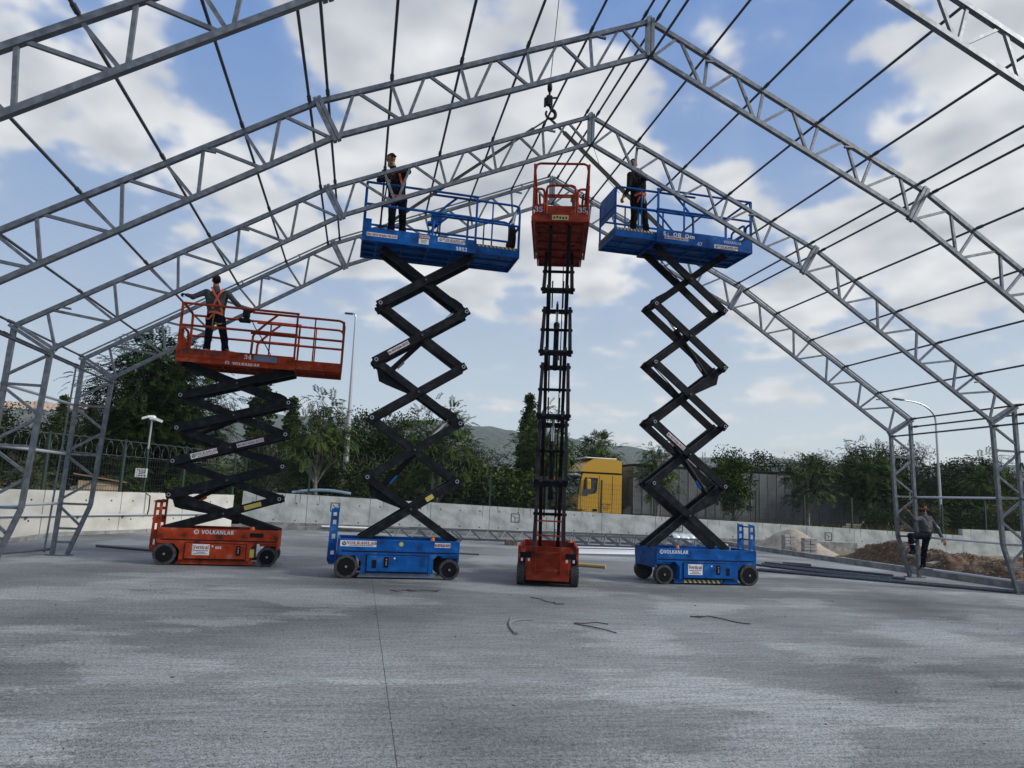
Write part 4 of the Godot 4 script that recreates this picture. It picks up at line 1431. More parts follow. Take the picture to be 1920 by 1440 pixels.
		# spreader tube
		if k > 0:
			var sp := MB.new()
			sp.cyl(Vector3(xr - 0.02, ya - 0.05, -0.25), Vector3(xr - 0.02, ya - 0.05, 0.25), 0.03, 0.03, 8)
			part("spreader_tube", sp, M.arm, t)
			var sq := MB.new()
			sq.cyl(Vector3(xl + 0.02, ya - 0.05, -0.25), Vector3(xl + 0.02, ya - 0.05, 0.25), 0.03, 0.03, 8)
			part("spreader_tube", sq, M.arm, t)
	# cylinder brackets, cylinders and rods
	for k in [1, 3]:
		var ya: float = y0 + k * h
		var slope := h / (xr - xl)
		var low := Vector3(xl + 0.16, ya - 0.30 * minf(h, 1.0) - 0.02, 0)
		var high := Vector3(xr - 0.12, ya + h + 0.13 * h, 0)
		for s in [-1.0, 1.0]:
			var g := MB.new()
			g.prism(Vector3(xl, ya, 0.12 * s), Vector3.RIGHT, Vector3.UP, PackedVector2Array([Vector2(0.02, -0.03), Vector2(0.10, -0.36 * minf(h, 1.0)), Vector2(0.24, -0.42 * minf(h, 1.0)), Vector2((xr - xl) * 0.5, -h * 0.5 - 0.06), Vector2((xr - xl) * 0.5, -h * 0.5)]), 0.03)
			part("cylinder_bracket", g, M.arm, t)
			g = MB.new()
			g.prism(Vector3(xr, ya + h, 0.12 * s), Vector3.RIGHT, Vector3.UP, PackedVector2Array([Vector2(0.0, 0.06), Vector2(-0.07, 0.17 * minf(h, 1.0)+0.03), Vector2(-0.2, 0.24 * minf(h, 1.0)+0.04), Vector2(-(xr - xl) * 0.36, h * 0.36 + 0.05), Vector2(-(xr - xl) * 0.36, h * 0.36 - 0.04)]), 0.03)
			part("cylinder_bracket", g, M.arm, t)
		var cy := MB.new()
		cy.cyl(low, low.lerp(high, 0.62), 0.055, 0.055, 14)
		cy.cyl(low.lerp(high, 0.60), low.lerp(high, 0.645), 0.066, 0.066, 14)
		var cyl := part("lift_cylinder", cy, M.black, t)
		var rd := MB.new()
		rd.cyl(low.lerp(high, 0.64), high, 0.03, 0.03, 12)
		part("piston_rod", rd, M.chrome, cyl)
		var vb := MB.new()
		vb.obox(low.lerp(high, 0.22) + Vector3(0.03, -0.06, 0.05 * ns), (high - low).normalized() * 0.09, Vector3(0, 0.03, 0), Vector3(0, 0, 0.03))
		part("valve_block", vb, paint if k == 1 else M.dark_tube, cyl)
	# hydraulic hose hanging along the stack
	var hp := []
	for k in stages + 1:
		var e := Vector3(xl + 0.1 if k % 2 == 0 else xr - 0.1, y0 + k * h + (0.02 if k > 0 else 0.1), 0.10)
		hp.append(e)
		if k < stages:
			var e2 := Vector3(xl + 0.1 if k % 2 == 1 else xr - 0.1, y0 + (k + 1) * h + 0.02, 0.10)
			for m in range(1, 8):
				hp.append(e.lerp(e2, m / 8.0) + Vector3(0, -0.03 * sin(PI * m / 8.0), 0))
	var hose := MB.new()
	hose.sweep(hp, 0.012, 5)
	part("hose", hose, M.black, t)
	# ---- platform
	var dk: float = o.deck
	var a0: float = o.p0
	var a1: float = o.p1
	var ex: float = o.ext
	var fl := MB.new()
	fl.box(Vector3((a0 + a1) / 2, dk + 0.09, 0), Vector3(a1 - a0 - 0.01, 0.03, 2 * hw - 0.08))
	var floor_ := part("deck", fl, o.get("under", paint), t)
	var rib := MB.new()
	for z in [-0.50, -0.20, 0.20, 0.50]:
		rib.box(Vector3((a0 + a1) / 2, dk + 0.05, z), Vector3(a1 - a0 - 0.06, 0.06, 0.04))
	var x := a0 + 0.3
	while x < a1 - 0.1:
		rib.box(Vector3(x, dk + 0.055, 0), Vector3(0.035, 0.04, 2 * hw - 0.1))
		x += 0.52
	part("deck_rib", rib, o.get("under", paint), floor_)
	for s in [-1.0, 1.0]:
		var sp := MB.new()
		sp.bbox(Vector3((a0 + a1) / 2, dk + 0.14, (hw - 0.015) * s), Vector3(a1 - a0, 0.28, 0.03), 0.006)
		part("side_panel", sp, paint, t)
		if o.get("lip", false):
			var lp := MB.new()
			lp.box(Vector3((a0 + a1) / 2, dk + 0.10, (hw + 0.004) * s), Vector3(a1 - a0, 0.012, 0.016))
			part("panel_seam", lp, paint, t)
			lp = MB.new()
			lp.box(Vector3((a0 + a1) / 2, dk + 0.004, (hw + 0.003) * s), Vector3(a1 - a0, 0.016, 0.018))
			part("panel_seam", lp, paint, t)
	var ep := MB.new()
	ep.box(Vector3(a0 + 0.012, dk + 0.08, 0), Vector3(0.024, 0.16, 2 * hw - 0.064))
	part("end_beam", ep, paint, t)
	ep = MB.new()
	ep.box(Vector3(a1 - 0.012, dk + 0.06, 0), Vector3(0.024, 0.10, 2 * hw - 0.064))
	part("end_beam", ep, paint, t)
	# sliding extension
	var ez := hw - 0.07
	var ed := MB.new()
	ed.box(Vector3((a1 - 0.5 + ex) / 2, dk + 0.125, 0), Vector3(ex - a1 + 0.5, 0.03, 2 * ez - 0.02))
	for z in [-0.36, 0.0, 0.36]:
		ed.box(Vector3((a1 + ex) / 2, dk + 0.095, z), Vector3(ex - a1 - 0.02, 0.03, 0.03))
	ed.box(Vector3((a1 + ex) / 2 + 0.1, dk + 0.10, 0), Vector3(0.03, 0.022, 2 * ez - 0.04))
	part("extension_deck", ed, o.get("under", paint), t)
	for s in [-1.0, 1.0]:
		var es := MB.new()
		es.bbox(Vector3((a1 + ex) / 2 - 0.1, dk + 0.13, (ez + 0.01) * s), Vector3(ex - a1 + 0.2, 0.2, 0.024), 0.005)
		part("extension_panel", es, paint, t)
		if o.get("hazard", true):
			hazard_strip(t, Vector3(a1 + 0.04, dk + 0.205, (ez + 0.025) * s), Vector3(ex - 0.05, dk + 0.205, (ez + 0.025) * s), 0.045, 0.0 if s > 0 else PI)
	var ee := MB.new()
	ee.box(Vector3(ex - 0.012, dk + 0.13, 0), Vector3(0.024, 0.2, 2 * ez - 0.01))
	part("extension_end", ee, paint, t)
	if o.get("hazard", true):
		hazard_strip(t, Vector3(ex + 0.003, dk + 0.2, -ez + 0.04), Vector3(ex + 0.003, dk + 0.2, ez - 0.04), 0.045, PI / 2)
	# ---- guard rails
	var rt := dk + 1.22
	var rm := dk + 0.76
	var rr: float = o.get("rail_r", 0.026)
	for s in [-1.0, 1.0]:
		var z: float = (hw - 0.02) * s
		var zx: float = (ez - 0.02) * s
		for q in [["top_rail", rt, 0.0], ["mid_rail", rm, 0.0]]:
			var r1 := MB.new()
			r1.cyl(Vector3(a0 + 0.02, q[1], z), Vector3(a1, q[1], z), rr, rr, 8)
			part(q[0], r1, paint, t)
		# extension hoop: top rail, rounded corner, end post
		var r2 := MB.new()
		var pts := [Vector3(a1 - 0.95, rt - 0.045, zx), Vector3(ex - 0.14, rt - 0.045, zx), Vector3(ex - 0.075, rt - 0.06, zx), Vector3(ex - 0.035, rt - 0.10, zx), Vector3(ex - 0.02, rt - 0.17, zx), Vector3(ex - 0.02, dk + 0.2, zx)]
		r2.sweep(pts, rr, 8)
		part("extension_rail", r2, paint, t)
		var r3 := MB.new()
		r3.cyl(Vector3(a1 - 0.95, rm - 0.03, zx), Vector3(ex - 0.02, rm - 0.03, zx), rr, rr, 8)
		part("mid_rail", r3, paint, t)
		# bent leading post of the sliding rail
		var r4 := MB.new()
		r4.sweep([Vector3(a1 - 0.45, rt - 0.06, zx), Vector3(a1 - 0.62, rt - 0.22, zx), Vector3(a1 - 0.86, rm - 0.02, zx), Vector3(a1 - 0.90, rm - 0.10, zx), Vector3(a1 - 0.91, dk + 0.2, zx)], rr, 7)
		part("bent_post", r4, paint, t)
		for q in [[a0 + 0.03, 0.05], [a1 - 0.03, 0.042], [lerpf(a0, a1, 0.72), 0.03]]:
			if q[1] == 0.03 and s * ns > 0 and not o.get("mid_post", true):
				continue
			var po := MB.new()
			po.box(Vector3(q[0], (dk + 0.27 + rt) / 2, z), Vector3(q[1], rt - dk - 0.27, 0.035))
			part("post", po, paint, t)
		var xp := MB.new()
		xp.box(Vector3(lerpf(a1, ex, 0.35), (dk + 0.2 + rt - 0.045) / 2, zx), Vector3(0.028, rt - 0.045 - dk - 0.2, 0.028))
		part("post", xp, paint, t)
		# toe gussets at the entry corner
		var gp := MB.new()
		gp.bbox(Vector3(a0 + 0.09, dk + 0.36, z), Vector3(0.16, 0.20, 0.02), 0.004)
		part("corner_plate", gp, paint, t)
	var eb := MB.new()
	eb.cyl(Vector3(ex - 0.035, rt - 0.075, -ez + 0.02), Vector3(ex - 0.035, rt - 0.075, ez - 0.02), rr, rr, 8)
	part("end_rail", eb, paint, t)
	eb = MB.new()
	eb.cyl(Vector3(ex - 0.02, rm - 0.03, -ez + 0.02), Vector3(ex - 0.02, rm - 0.03, ez - 0.02), rr, rr, 8)
	part("end_rail", eb, paint, t)
	# entry end: top bar, two half loops, gate
	var gx := a0 + 0.03
	var gb := MB.new()
	gb.sweep([Vector3(gx, rt - 0.12, -hw + 0.03), Vector3(gx, rt + 0.0, -hw + 0.06), Vector3(gx, rt + 0.03, -hw + 0.13), Vector3(gx, rt + 0.03, hw - 0.13), Vector3(gx, rt + 0.0, hw - 0.06), Vector3(gx, rt - 0.12, hw - 0.03)], rr, 8)
	part("entry_bar", gb, paint, t)
	for s in [-1.0, 1.0]:
		var hl := MB.new()
		hl.sweep([Vector3(gx, dk + 0.70, (hw - 0.04) * s), Vector3(gx, dk + 0.70, 0.40 * s), Vector3(gx, dk + 0.68, 0.355 * s), Vector3(gx, dk + 0.62, 0.335 * s), Vector3(gx, dk + 0.16, 0.335 * s)], rr, 7)
		part("half_loop", hl, paint, t)
		var tb := MB.new()
		tb.box(Vector3(gx, dk + 0.25, 0.435 * s), Vector3(0.016, 0.24, 0.19))
		part("toe_board", tb, paint, t)
	var ga := MB.new()
	ga.sweep([Vector3(gx, dk + 0.16, -0.29), Vector3(gx, dk + 0.69, -0.29), Vector3(gx, dk + 0.755, -0.27), Vector3(gx, dk + 0.78, -0.21), Vector3(gx, dk + 0.78, 0.21), Vector3(gx, dk + 0.755, 0.27), Vector3(gx, dk + 0.69, 0.29), Vector3(gx, dk + 0.16, 0.29)], rr, 7)
	ga.box(Vector3(gx, dk + 0.24, 0), Vector3(0.014, 0.20, 0.56))
	ga.box(Vector3(gx, dk + 0.55, 0), Vector3(0.03, 0.07, 0.56))
	part("gate", ga, paint, t)
	# control box on the rail
	if o.get("control", true):
		var kx := lerpf(a0, a1, 0.68)
		var cb := MB.new()
		cb.bbox(Vector3(kx, rt - 0.16, -(hw - 0.07) * ns), Vector3(0.24, 0.20, 0.1), 0.015)
		cb.bbox(Vector3(kx - 0.08, rt - 0.3, -(hw - 0.09) * ns), Vector3(0.22, 0.09, 0.14), 0.02)
		cb.box(Vector3(kx + 0.15, rt - 0.1, -(hw - 0.09) * ns), Vector3(0.07, 0.03, 0.03))
		part("control_box", cb, paint, t)
		var cc := MB.new()
		cc.sweep([Vector3(kx + 0.02, rt - 0.3, -(hw - 0.1) * ns), Vector3(kx + 0.06, rt - 0.55, -(hw - 0.14) * ns), Vector3(kx + 0.1, dk + 0.3, -(hw - 0.1) * ns), Vector3(kx + 0.3, dk + 0.24, -(hw - 0.12) * ns)], 0.012, 6)
		part("control_cable", cc, M.black, t)
	return t

func build_lifts() -> void:
	# blue lift with its extension to the right
	var a := make_lift("scissor_lift", "blue scissor lift with basket marked 1012, its extension slid out to the right", P(-3.44, 0, 14.50), 0.03, {"paint": M.blue, "guard": M.grey_blue, "y0": 0.72, "y1": 6.47, "xl": -0.69, "xr": 1.05, "deck": 6.49, "p0": -1.16, "p1": 1.14, "ext": 2.06, "mid_post": false})
	phone_sticker(a, Vector3(-0.77, 6.625, 0.5775), Vector2(0.60, 0.075), 0.0)
	var dg := sticker(a, Vector3(0.06, 6.645, 0.5775), Vector2(0.2, 0.19), 0.0, M.sticker)
	var dr := MB.new()
	dr.box(Vector3(0, 0.05, 0.003), Vector3(0.19, 0.07, 0.003))
	part("danger_band", dr, M.ink_red, dg)
	lettering(dg, "DANGER", Vector3(0.02, 0.05, 0.006), 0.035, 0, M.sticker, sans)
	for k in 3:
		var tb := MB.new()
		tb.box(Vector3(0, -0.015 - k * 0.027, 0.003), Vector3(0.14 - 0.02 * k, 0.009, 0.002))
		part("small_print", tb, M.ink, dg)
	brand_sticker(a, Vector3(0.62, 6.69, 0.5775), Vector2(0.56, 0.09), 0.0)
	lettering(a, "1012", Vector3(0.83, 6.545, 0.5775), 0.075, 0.0, M.white, serif)
	brand_sticker(a, Vector3(-0.77, 0.635, 0.572), Vector2(0.66, 0.11), 0.0)
	phone_sticker(a, Vector3(0.80, 0.645, 0.572), Vector2(0.30, 0.085), 0.0)
	var em := MB.new()
	em.cyl(Vector3(0.02, 0.645, 0.570), Vector3(0.02, 0.645, 0.574), 0.04, 0.04, 16)
	part("emblem", em, M.paper_yellow, a)
	arm_sticker(a, -0.69, 1.05, 0.72, 1.15, 3, 0.24, 0.46, 1.0, "phone")
	arm_sticker(a, -0.69, 1.05, 0.72, 1.15, 0, 0.70, 0.16, 1.0, "yellow")
	# jacket and bag hung on the end post, a water bottle beside
	var bag := thing("tool_bag", "black bag hanging on the end rail of the basket marked 1012", "bag", P(-1.50, 7.02, 14.25))
	var bb := MB.new()
	bb.ball(Vector3(0, 0.0, 0), Vector3(0.09, 0.34, 0.10), 12)
	bb.ball(Vector3(-0.03, -0.20, 0), Vector3(0.10, 0.17, 0.10), 10)
	part("pouch", bb, M.black, bag)
	var bs := MB.new()
	bs.sweep([Vector3(-0.02, 0.3, 0.02), Vector3(0.03, 0.5, 0.02), Vector3(0.08, 0.62, 0.0), Vector3(0.06, 0.5, -0.03), Vector3(0.03, 0.3, -0.03)], 0.018, 6)
	part("strap", bs, M.film, bag)
	# orange lift on the left, lower
	var b := make_lift("scissor_lift", "orange scissor lift with the lowest basket, marked 34, beside the left columns", P(-6.955, 0, 16.08), 0.04, {"paint": M.orange, "y0": 0.68, "y1": 4.06, "xl": -1.055, "xr": 1.075, "deck": 4.05, "p0": -1.19, "p1": 1.15, "ext": 2.12, "hazard": false, "lip": true, "mid_post": false, "control": false, "dark_socket": false, "panel_x": 0.40, "sec": 0.165})
	lettering(b, "JCPT1212", Vector3(-0.65, 4.255, 0.5775), 0.085, 0.0, M.ink, serif, 0.0, 1.55)
	lettering(b, "34", Vector3(0.20, 4.245, 0.5775), 0.09, 0.0, M.white, serif)
	lettering(b, "VOLKANLAR", Vector3(0.18, 4.085, 0.5775), 0.06, 0.0, M.sticker, sans, 0.0, 1.1)
	ring_logo(b, Vector3(-0.19, 4.09, 0.5775), 0.034, 0.0)
	var patch := sticker(b, Vector3(0.55, 4.235, 0.5765), Vector2(0.46, 0.12), 0.0, M.grey_blue)
	lettering(b, "VOLKANLAR", Vector3(-0.02, 0.655, 0.572), 0.075, 0.0, M.sticker, sans, 0.0, 1.0)
	ring_logo(b, Vector3(-0.42, 0.655, 0.572), 0.04, 0.0)
	vertical_sticker(b, Vector3(-0.30, 0.315, 0.592), 0.0)
	lettering(b, "668", Vector3(0.02, 0.36, 0.592), 0.05, 0.0, M.sticker, sans)
	sticker(b, Vector3(0.635, 0.26, 0.562), Vector2(0.13, 0.16), 0.0, M.paper_yellow)
	var vp := MB.new()
	vp.box(Vector3(0.72, 0.62, 0.5725), Vector3(0.26, 0.085, 0.004))
	part("control_plate", vp, M.black, b)
	arm_sticker(b, -1.055, 1.075, 0.68, 0.676, 2, 0.27, 0.52, 1.0, "brand")
	arm_sticker(b, -1.055, 1.075, 0.68, 0.676, 2, 0.68, 0.54, 1.0, "phone")
	arm_sticker(b, -1.055, 1.075, 0.68, 0.676, 0, 0.76, 0.34, 1.0, "yellow")
	# red lift seen end-on
	var c := make_lift("scissor_lift", "rust-red scissor lift seen end-on with 35 painted on its basket", P(-0.40, 0, 14.46), deg_to_rad(75.0), {"paint": M.red, "y0": 0.66, "y1": 7.10, "xl": -0.86, "xr": 0.82, "deck": 7.13, "p0": -1.19, "p1": 1.15, "ext": 1.75, "hazard": false, "lip": true, "control": false})
	for s in [-1.0, 1.0]:
		lettering(c, "35", Vector3(-1.175, 7.385, 0.44 * s), 0.11, -PI / 2, M.faded, serif)
	var pl := sticker(c, Vector3(-1.195, 7.21, 0.0), Vector2(0.33, 0.1), -PI / 2, M.hazard_yellow)
	for k in 5:
		var tb := MB.new()
		tb.box(Vector3(-0.12 + k * 0.06, rng.randf_range(-0.01, 0.01), 0.003), Vector3(0.04, 0.05, 0.002))
		part("small_print", tb, M.ink, pl)
	# blue lift turned the other way
	var d := make_lift("scissor_lift", "blue scissor lift with basket marked 47, its extension slid out to the left", P(2.90, 0, 14.68), PI + 0.02, {"paint": M.blue, "y0": 0.74, "y1": 7.25, "xl": -0.55, "xr": 1.10, "deck": 7.27, "p0": -1.10, "p1": 1.22, "ext": 2.18, "ns": -1.0, "control": false})
	var zz := -0.5775
	lettering(d, "S", Vector3(1.04, 7.475, zz), 0.085, PI, M.white, sans, 0.0, 1.2)
	lettering(d, "i", Vector3(0.96, 7.46, zz), 0.06, PI, M.white, sans)
	lettering(d, "OB", Vector3(0.74, 7.475, zz), 0.085, PI, M.white, sans, 0.0, 1.2)
	lettering(d, "Om", Vector3(0.44, 7.47, zz), 0.085, PI, M.white, sans, 0.0, 1.2)
	phone_sticker(d, Vector3(0.76, 7.395, zz), Vector2(0.56, 0.07), PI)
	lettering(d, "47", Vector3(0.20, 7.33, zz), 0.085, PI, M.faded, sans)
	brand_sticker(d, Vector3(-0.44, 7.33, zz), Vector2(0.58, 0.09), PI)
	lettering(d, "VOLKANLAR", Vector3(-0.60, 7.46, zz), 0.06, PI, M.faded, sans, 0.0, 0.9)
	lettering(d, "VOLKANLAR", Vector3(0.70, 0.65, -0.572), 0.07, PI, M.sticker, sans, 0.0, 0.95)
	ring_logo(d, Vector3(1.02, 0.65, -0.572), 0.036, PI)
	vertical_sticker(d, Vector3(0.28, 0.31, -0.592), PI)
	hazard_strip(d, Vector3(0.5, 0.068, -0.538), Vector3(-0.35, 0.068, -0.538), 0.06, PI)
	var sheet := MB.new()
	sheet.box(Vector3(2.165, 8.14, 0), Vector3(0.01, 0.62, 0.92))
	part("end_sheet", sheet, M.blue, d)
	arm_sticker(d, -0.55, 1.10, 0.74, 1.302, 1, 0.70, 0.50, -1.0, "phone")

func ring_logo(parent: Node, pos: Vector3, r: float, yaw: float) -> void:
	var b := MB.new()
	for i in 14:
		var t0 := TAU * i / 14.0
		var t1 := TAU * (i + 1) / 14.0
		b.bar(Vector3(cos(t0), sin(t0), 0) * r, Vector3(cos(t1), sin(t1), 0) * r, 0.003, r * 0.4)
	b.bar(Vector3(-r * 0.4, r * 0.3, 0.0004), Vector3(0, -r * 0.5, 0.0004), 0.0026, r * 0.25)
	var o := part("logo", b, M.sticker, parent)
	o.position = pos
	o.rotation.y = yaw

func vertical_sticker(parent: Node, pos: Vector3, yaw: float) -> void:
	var s := sticker(parent, pos, Vector2(0.32, 0.21), yaw, M.white)
	lettering(s, "Vertical", Vector3(0, 0.045, 0.004), 0.07, 0, M.ink_red, serif, 0.0, 0.74)
	for k in 3:
		var tb := MB.new()
		tb.box(Vector3(0, -0.02 - k * 0.03, 0.003), Vector3([0.27, 0.16, 0.25][k], 0.012, 0.002))
		part("small_print", tb, M.ink, s)

func arm_sticker(t: Node, xl: float, xr: float, y0: float, h: float, stage: int, f: float, ln: float, side: float, kind: String) -> void:
	var p0 := Vector3(xl, y0 + stage * h, 0)
	var p1 := Vector3(xr, y0 + (stage + 1) * h, 0)
	var ang := atan2(p1.y - p0.y, p1.x - p0.x)
	var pos := p0.lerp(p1, f) + Vector3(0, 0, 0.3225 * side)
	var yaw := 0.0 if side > 0 else PI
	var roll := ang if side > 0 else -ang
	if kind == "phone":
		phone_sticker(t, pos, Vector2(ln, 0.085), yaw, roll)
	elif kind == "brand":
		brand_sticker(t, pos, Vector2(ln, 0.11), yaw, roll)
	else:
		sticker(t, pos, Vector2(ln, 0.09), yaw, M.paper_yellow, roll)

# ------------------------------------------------------------------ crane hook and sling
func build_crane() -> void:
	var z := 16.93
	var t := thing("crane_hook", "black crane hook block on a thin wire above the last gable frame", "crane hook", P(-0.16, 11.4, z))
	var w := MB.new()
	w.cyl(Vector3(0, 0.95, 0), Vector3(0.75, 13.0, 0.0), 0.011, 0.011, 5)
	part("wire", w, M.black, t)
	var bl := MB.new()
	bl.ball(Vector3(0, 0.88, 0), Vector3(0.07, 0.16, 0.07), 10)
	bl.cyl(Vector3(0, 0.72, 0), Vector3(0, 0.62, 0), 0.03, 0.03, 8)
	part("ball", bl, M.black, t)
	var bx := MB.new()
	bx.bbox(Vector3(0.0, 0.50, 0), Vector3(0.17, 0.30, 0.12), 0.03)
	bx.cyl(Vector3(-0.12, 0.55, 0), Vector3(0.20, 0.62, 0), 0.028, 0.028, 8)
	bx.box(Vector3(-0.11, 0.44, 0), Vector3(0.05, 0.24, 0.08))
	part("block", bx, M.arm, t)
	var hk := MB.new()
	var pts := []
	for i in 15:
		var a := lerpf(1.35, -3.7, i / 14.0)
		pts.append(Vector3(0.05 + cos(a) * 0.13, 0.13 + sin(a) * 0.13, 0))
	pts.push_front(Vector3(0.03, 0.38, 0))
	hk.sweep(pts, 0.055, 8, 0.028)
	part("hook", hk, M.arm, t)
	var words := ["left", "right"]
	for k in 2:
		var e := P([-4.22, 3.92][k], [7.90, 8.02][k], z)
		var s := P(-0.14, 11.42, z)
		var o := thing("lifting_sling", "dark flat lifting sling running from the crane hook down to the last frame's %s rafter" % words[k], "sling", s)
		var dv := (e - s)
		var nn := dv.normalized()
		var wide := [0.075, 0.12][k] as float
		var b := MB.new()
		b.bar(Vector3.ZERO, dv * 0.10, 0.03, wide * 0.5)
		b.bar(dv * 0.10, dv * 0.94, 0.022, wide)
		b.bar(dv * 0.94, dv, 0.03, wide * 0.6)
		part("webbing", b, M.strap, o)
		var lp := MB.new()
		lp.bbox(dv + Vector3(0, -0.03, 0), Vector3(0.16, 0.13, 0.13), 0.02)
		part("choker_loop", lp, M.strap, o)
	# thin tag line hanging from the third frame
	var tl := MB.new()
	tl.sweep([Vector3(0, 0, 0), Vector3(0.15, -0.4, 0), Vector3(0.36, -0.75, 0), Vector3(0.62, -1.0, 0)], 0.006, 4)
	var o2 := part("tag_line", tl, M.rope, self)
	o2.position = P(0.05, 9.08, 13.70)
	tag(o2, "thin dark tag line hanging from the third frame's ridge", "rope")

# ------------------------------------------------------------------ truck behind the wall
func build_truck() -> void:
	var t := thing("articulated_truck", "yellow truck cab with a long grey curtain-sided trailer parked behind the wall", "truck", P(6.85, 0.45, 36.0))
	var near := 0.0
	var deep := 2.45
	var cab := MB.new()
	# side outline of the cab, x from its front
	cab.prism(Vector3(0, -0.45, -deep / 2), Vector3.RIGHT, Vector3.UP, PackedVector2Array([Vector2(0.0, 0.95), Vector2(2.3, 0.95), Vector2(2.3, 3.02), Vector2(0.16, 3.02), Vector2(0.10, 2.75), Vector2(-0.04, 1.95), Vector2(-0.06, 1.2)]), deep)
	part("cab_body", cab, M.truck_yellow, t)
	var fair := MB.new()
	fair.prism(Vector3(0, -0.45, -deep / 2), Vector3.RIGHT, Vector3.UP, PackedVector2Array([Vector2(0.02, 3.12), Vector2(2.3, 3.12), Vector2(2.3, 3.72), Vector2(1.9, 3.84), Vector2(0.75, 3.80), Vector2(0.42, 3.62), Vector2(0.10, 3.30)]), deep - 0.1)
	part("roof_fairing", fair, M.truck_yellow, t)
	var band := MB.new()
	band.box(Vector3(1.1, 2.62, -deep / 2), Vector3(2.2, 0.1, deep - 0.04))
	part("gutter_band", band, M.black, t)
	var rim := MB.new()
	rim.bbox(Vector3(1.2, 3.41, -deep / 2), Vector3(1.7, 0.06, deep - 0.3), 0.02)
	part("roof_spoiler", rim, M.white, t)
	var ws := MB.new()
	ws.prism(Vector3(0, 0, -deep / 2), Vector3.RIGHT, Vector3.UP, PackedVector2Array([Vector2(-0.065, 1.52), Vector2(0.09, 2.42), Vector2(0.06, 2.43), Vector2(-0.095, 1.53)]), deep - 0.3)
	part("windscreen", ws, M.glass, t)
	var vs := MB.new()
	vs.obox(Vector3(-0.05, 2.50, -deep / 2), Vector3(0.16, -0.03, 0), Vector3(0.01, 0.05, 0), Vector3(0, 0, deep / 2 - 0.1))
	part("sun_visor", vs, M.white, t)
	var wn := MB.new()
	wn.prism(Vector3(0, 0, 0.006), Vector3.RIGHT, Vector3.UP, PackedVector2Array([Vector2(0.14, 1.42), Vector2(0.42, 1.42), Vector2(0.50, 1.52), Vector2(0.86, 1.58), Vector2(0.95, 1.70), Vector2(0.98, 2.36), Vector2(0.28, 2.38)]), 0.012)
	part("side_window", wn, M.glass, t)
	for s in [[1.06, 0.45, 2.5], [1.78, 0.5, 2.5], [0.06, 0.5, 1.5]]:
		var sm := MB.new()
		sm.box(Vector3(s[0], (s[1] + s[2]) / 2, 0.001), Vector3(0.022, s[2] - s[1], 0.01))
		part("door_seam", sm, M.black, t)
	var hd := MB.new()
	hd.bbox(Vector3(0.85, 0.72, 0.01), Vector3(0.24, 0.11, 0.03), 0.01)
	part("door_handle", hd, M.black, t)
	var mr := MB.new()
	mr.bbox(Vector3(0.40, 2.02, 0.22), Vector3(0.22, 0.54, 0.16), 0.03)
	mr.bar(Vector3(0.4, 2.34, 0.0), Vector3(0.4, 2.32, 0.2), 0.04, 0.05, Vector3.RIGHT)
	part("mirror", mr, M.truck_yellow, t)
	var lk := MB.new()
	lk.box(Vector3(1.42, 0.86, 0.002), Vector3(0.62, 0.56, 0.008))
	part("locker_door", lk, M.truck_yellow, t)
	lettering(t, "BBP TRANS", Vector3(1.44, 1.02, 0.008), 0.075, 0, M.ink, sans)
	for k in 3:
		var tb := MB.new()
		tb.box(Vector3(1.44, 0.90 - k * 0.08, 0.008), Vector3(0.4 - 0.07 * k, 0.022, 0.004))
		part("small_print", tb, M.ink, t)
	var bump := MB.new()
	bump.bbox(Vector3(0.05, 0.28, -deep / 2), Vector3(0.30, 0.5, deep - 0.02), 0.05)
	part("bumper", bump, M.black, t)
	var gr := MB.new()
	gr.box(Vector3(-0.07, 0.88, -deep / 2), Vector3(0.03, 0.30, deep - 0.7))
	part("grille", gr, M.black, t)
	for q in [0.45, 2.0]:
		pass
	for q in [[0.75, 0.5], [2.9, 0.5], [12.2, 0.5], [13.5, 0.5], [14.8, 0.5]]:
		var wb := MB.new()
		wb.cyl(Vector3(q[0], 0.5, -0.32), Vector3(q[0], 0.5, -0.02), 0.5, 0.5, 20)
		part("wheel", wb, M.rubber, t)
		wb = MB.new()
		wb.cyl(Vector3(q[0], 0.5, -deep + 0.02), Vector3(q[0], 0.5, -deep + 0.32), 0.5, 0.5, 20)
		part("wheel", wb, M.rubber, t)
	# trailer
	var x0 := 2.95
	var x1 := 16.5
	var tr := MB.new()
	tr.box(Vector3((x0 + x1) / 2, 1.85, -deep / 2 - 0.02), Vector3(x1 - x0, 2.56, deep - 0.06))
	var trailer := part("trailer", tr, M.curtain, t)
	var n := 13
	for i in n:
		var xx := lerpf(x0, x1, (i + 0.5) / n)
		var cb := MB.new()
		cb.box(Vector3(xx, 1.83, -0.02), Vector3((x1 - x0) / n - 0.05, 2.42, 0.03 + 0.012 * (i % 2)))
		part("curtain_panel", cb, M.curtain, trailer)
	for i in n * 2 + 1:
		var xx := lerpf(x0, x1, float(i) / (n * 2))
		var cb := MB.new()
		cb.box(Vector3(xx, 1.83, 0.004), Vector3(0.035, 2.42, 0.03))
		part("curtain_strap", cb, M.curtain_rib, trailer)
	var top := MB.new()
	top.bbox(Vector3((x0 + x1) / 2, 3.16, -deep / 2), Vector3(x1 - x0 + 0.04, 0.13, deep + 0.02), 0.02)
	part("roof_rail", top, M.black, trailer)
	var sk := MB.new()
	sk.box(Vector3((x0 + x1) / 2, 0.52, -0.03), Vector3(x1 - x0 - 2.0, 0.2, 0.04))
	part("side_guard", sk, M.dark_tube, trailer)

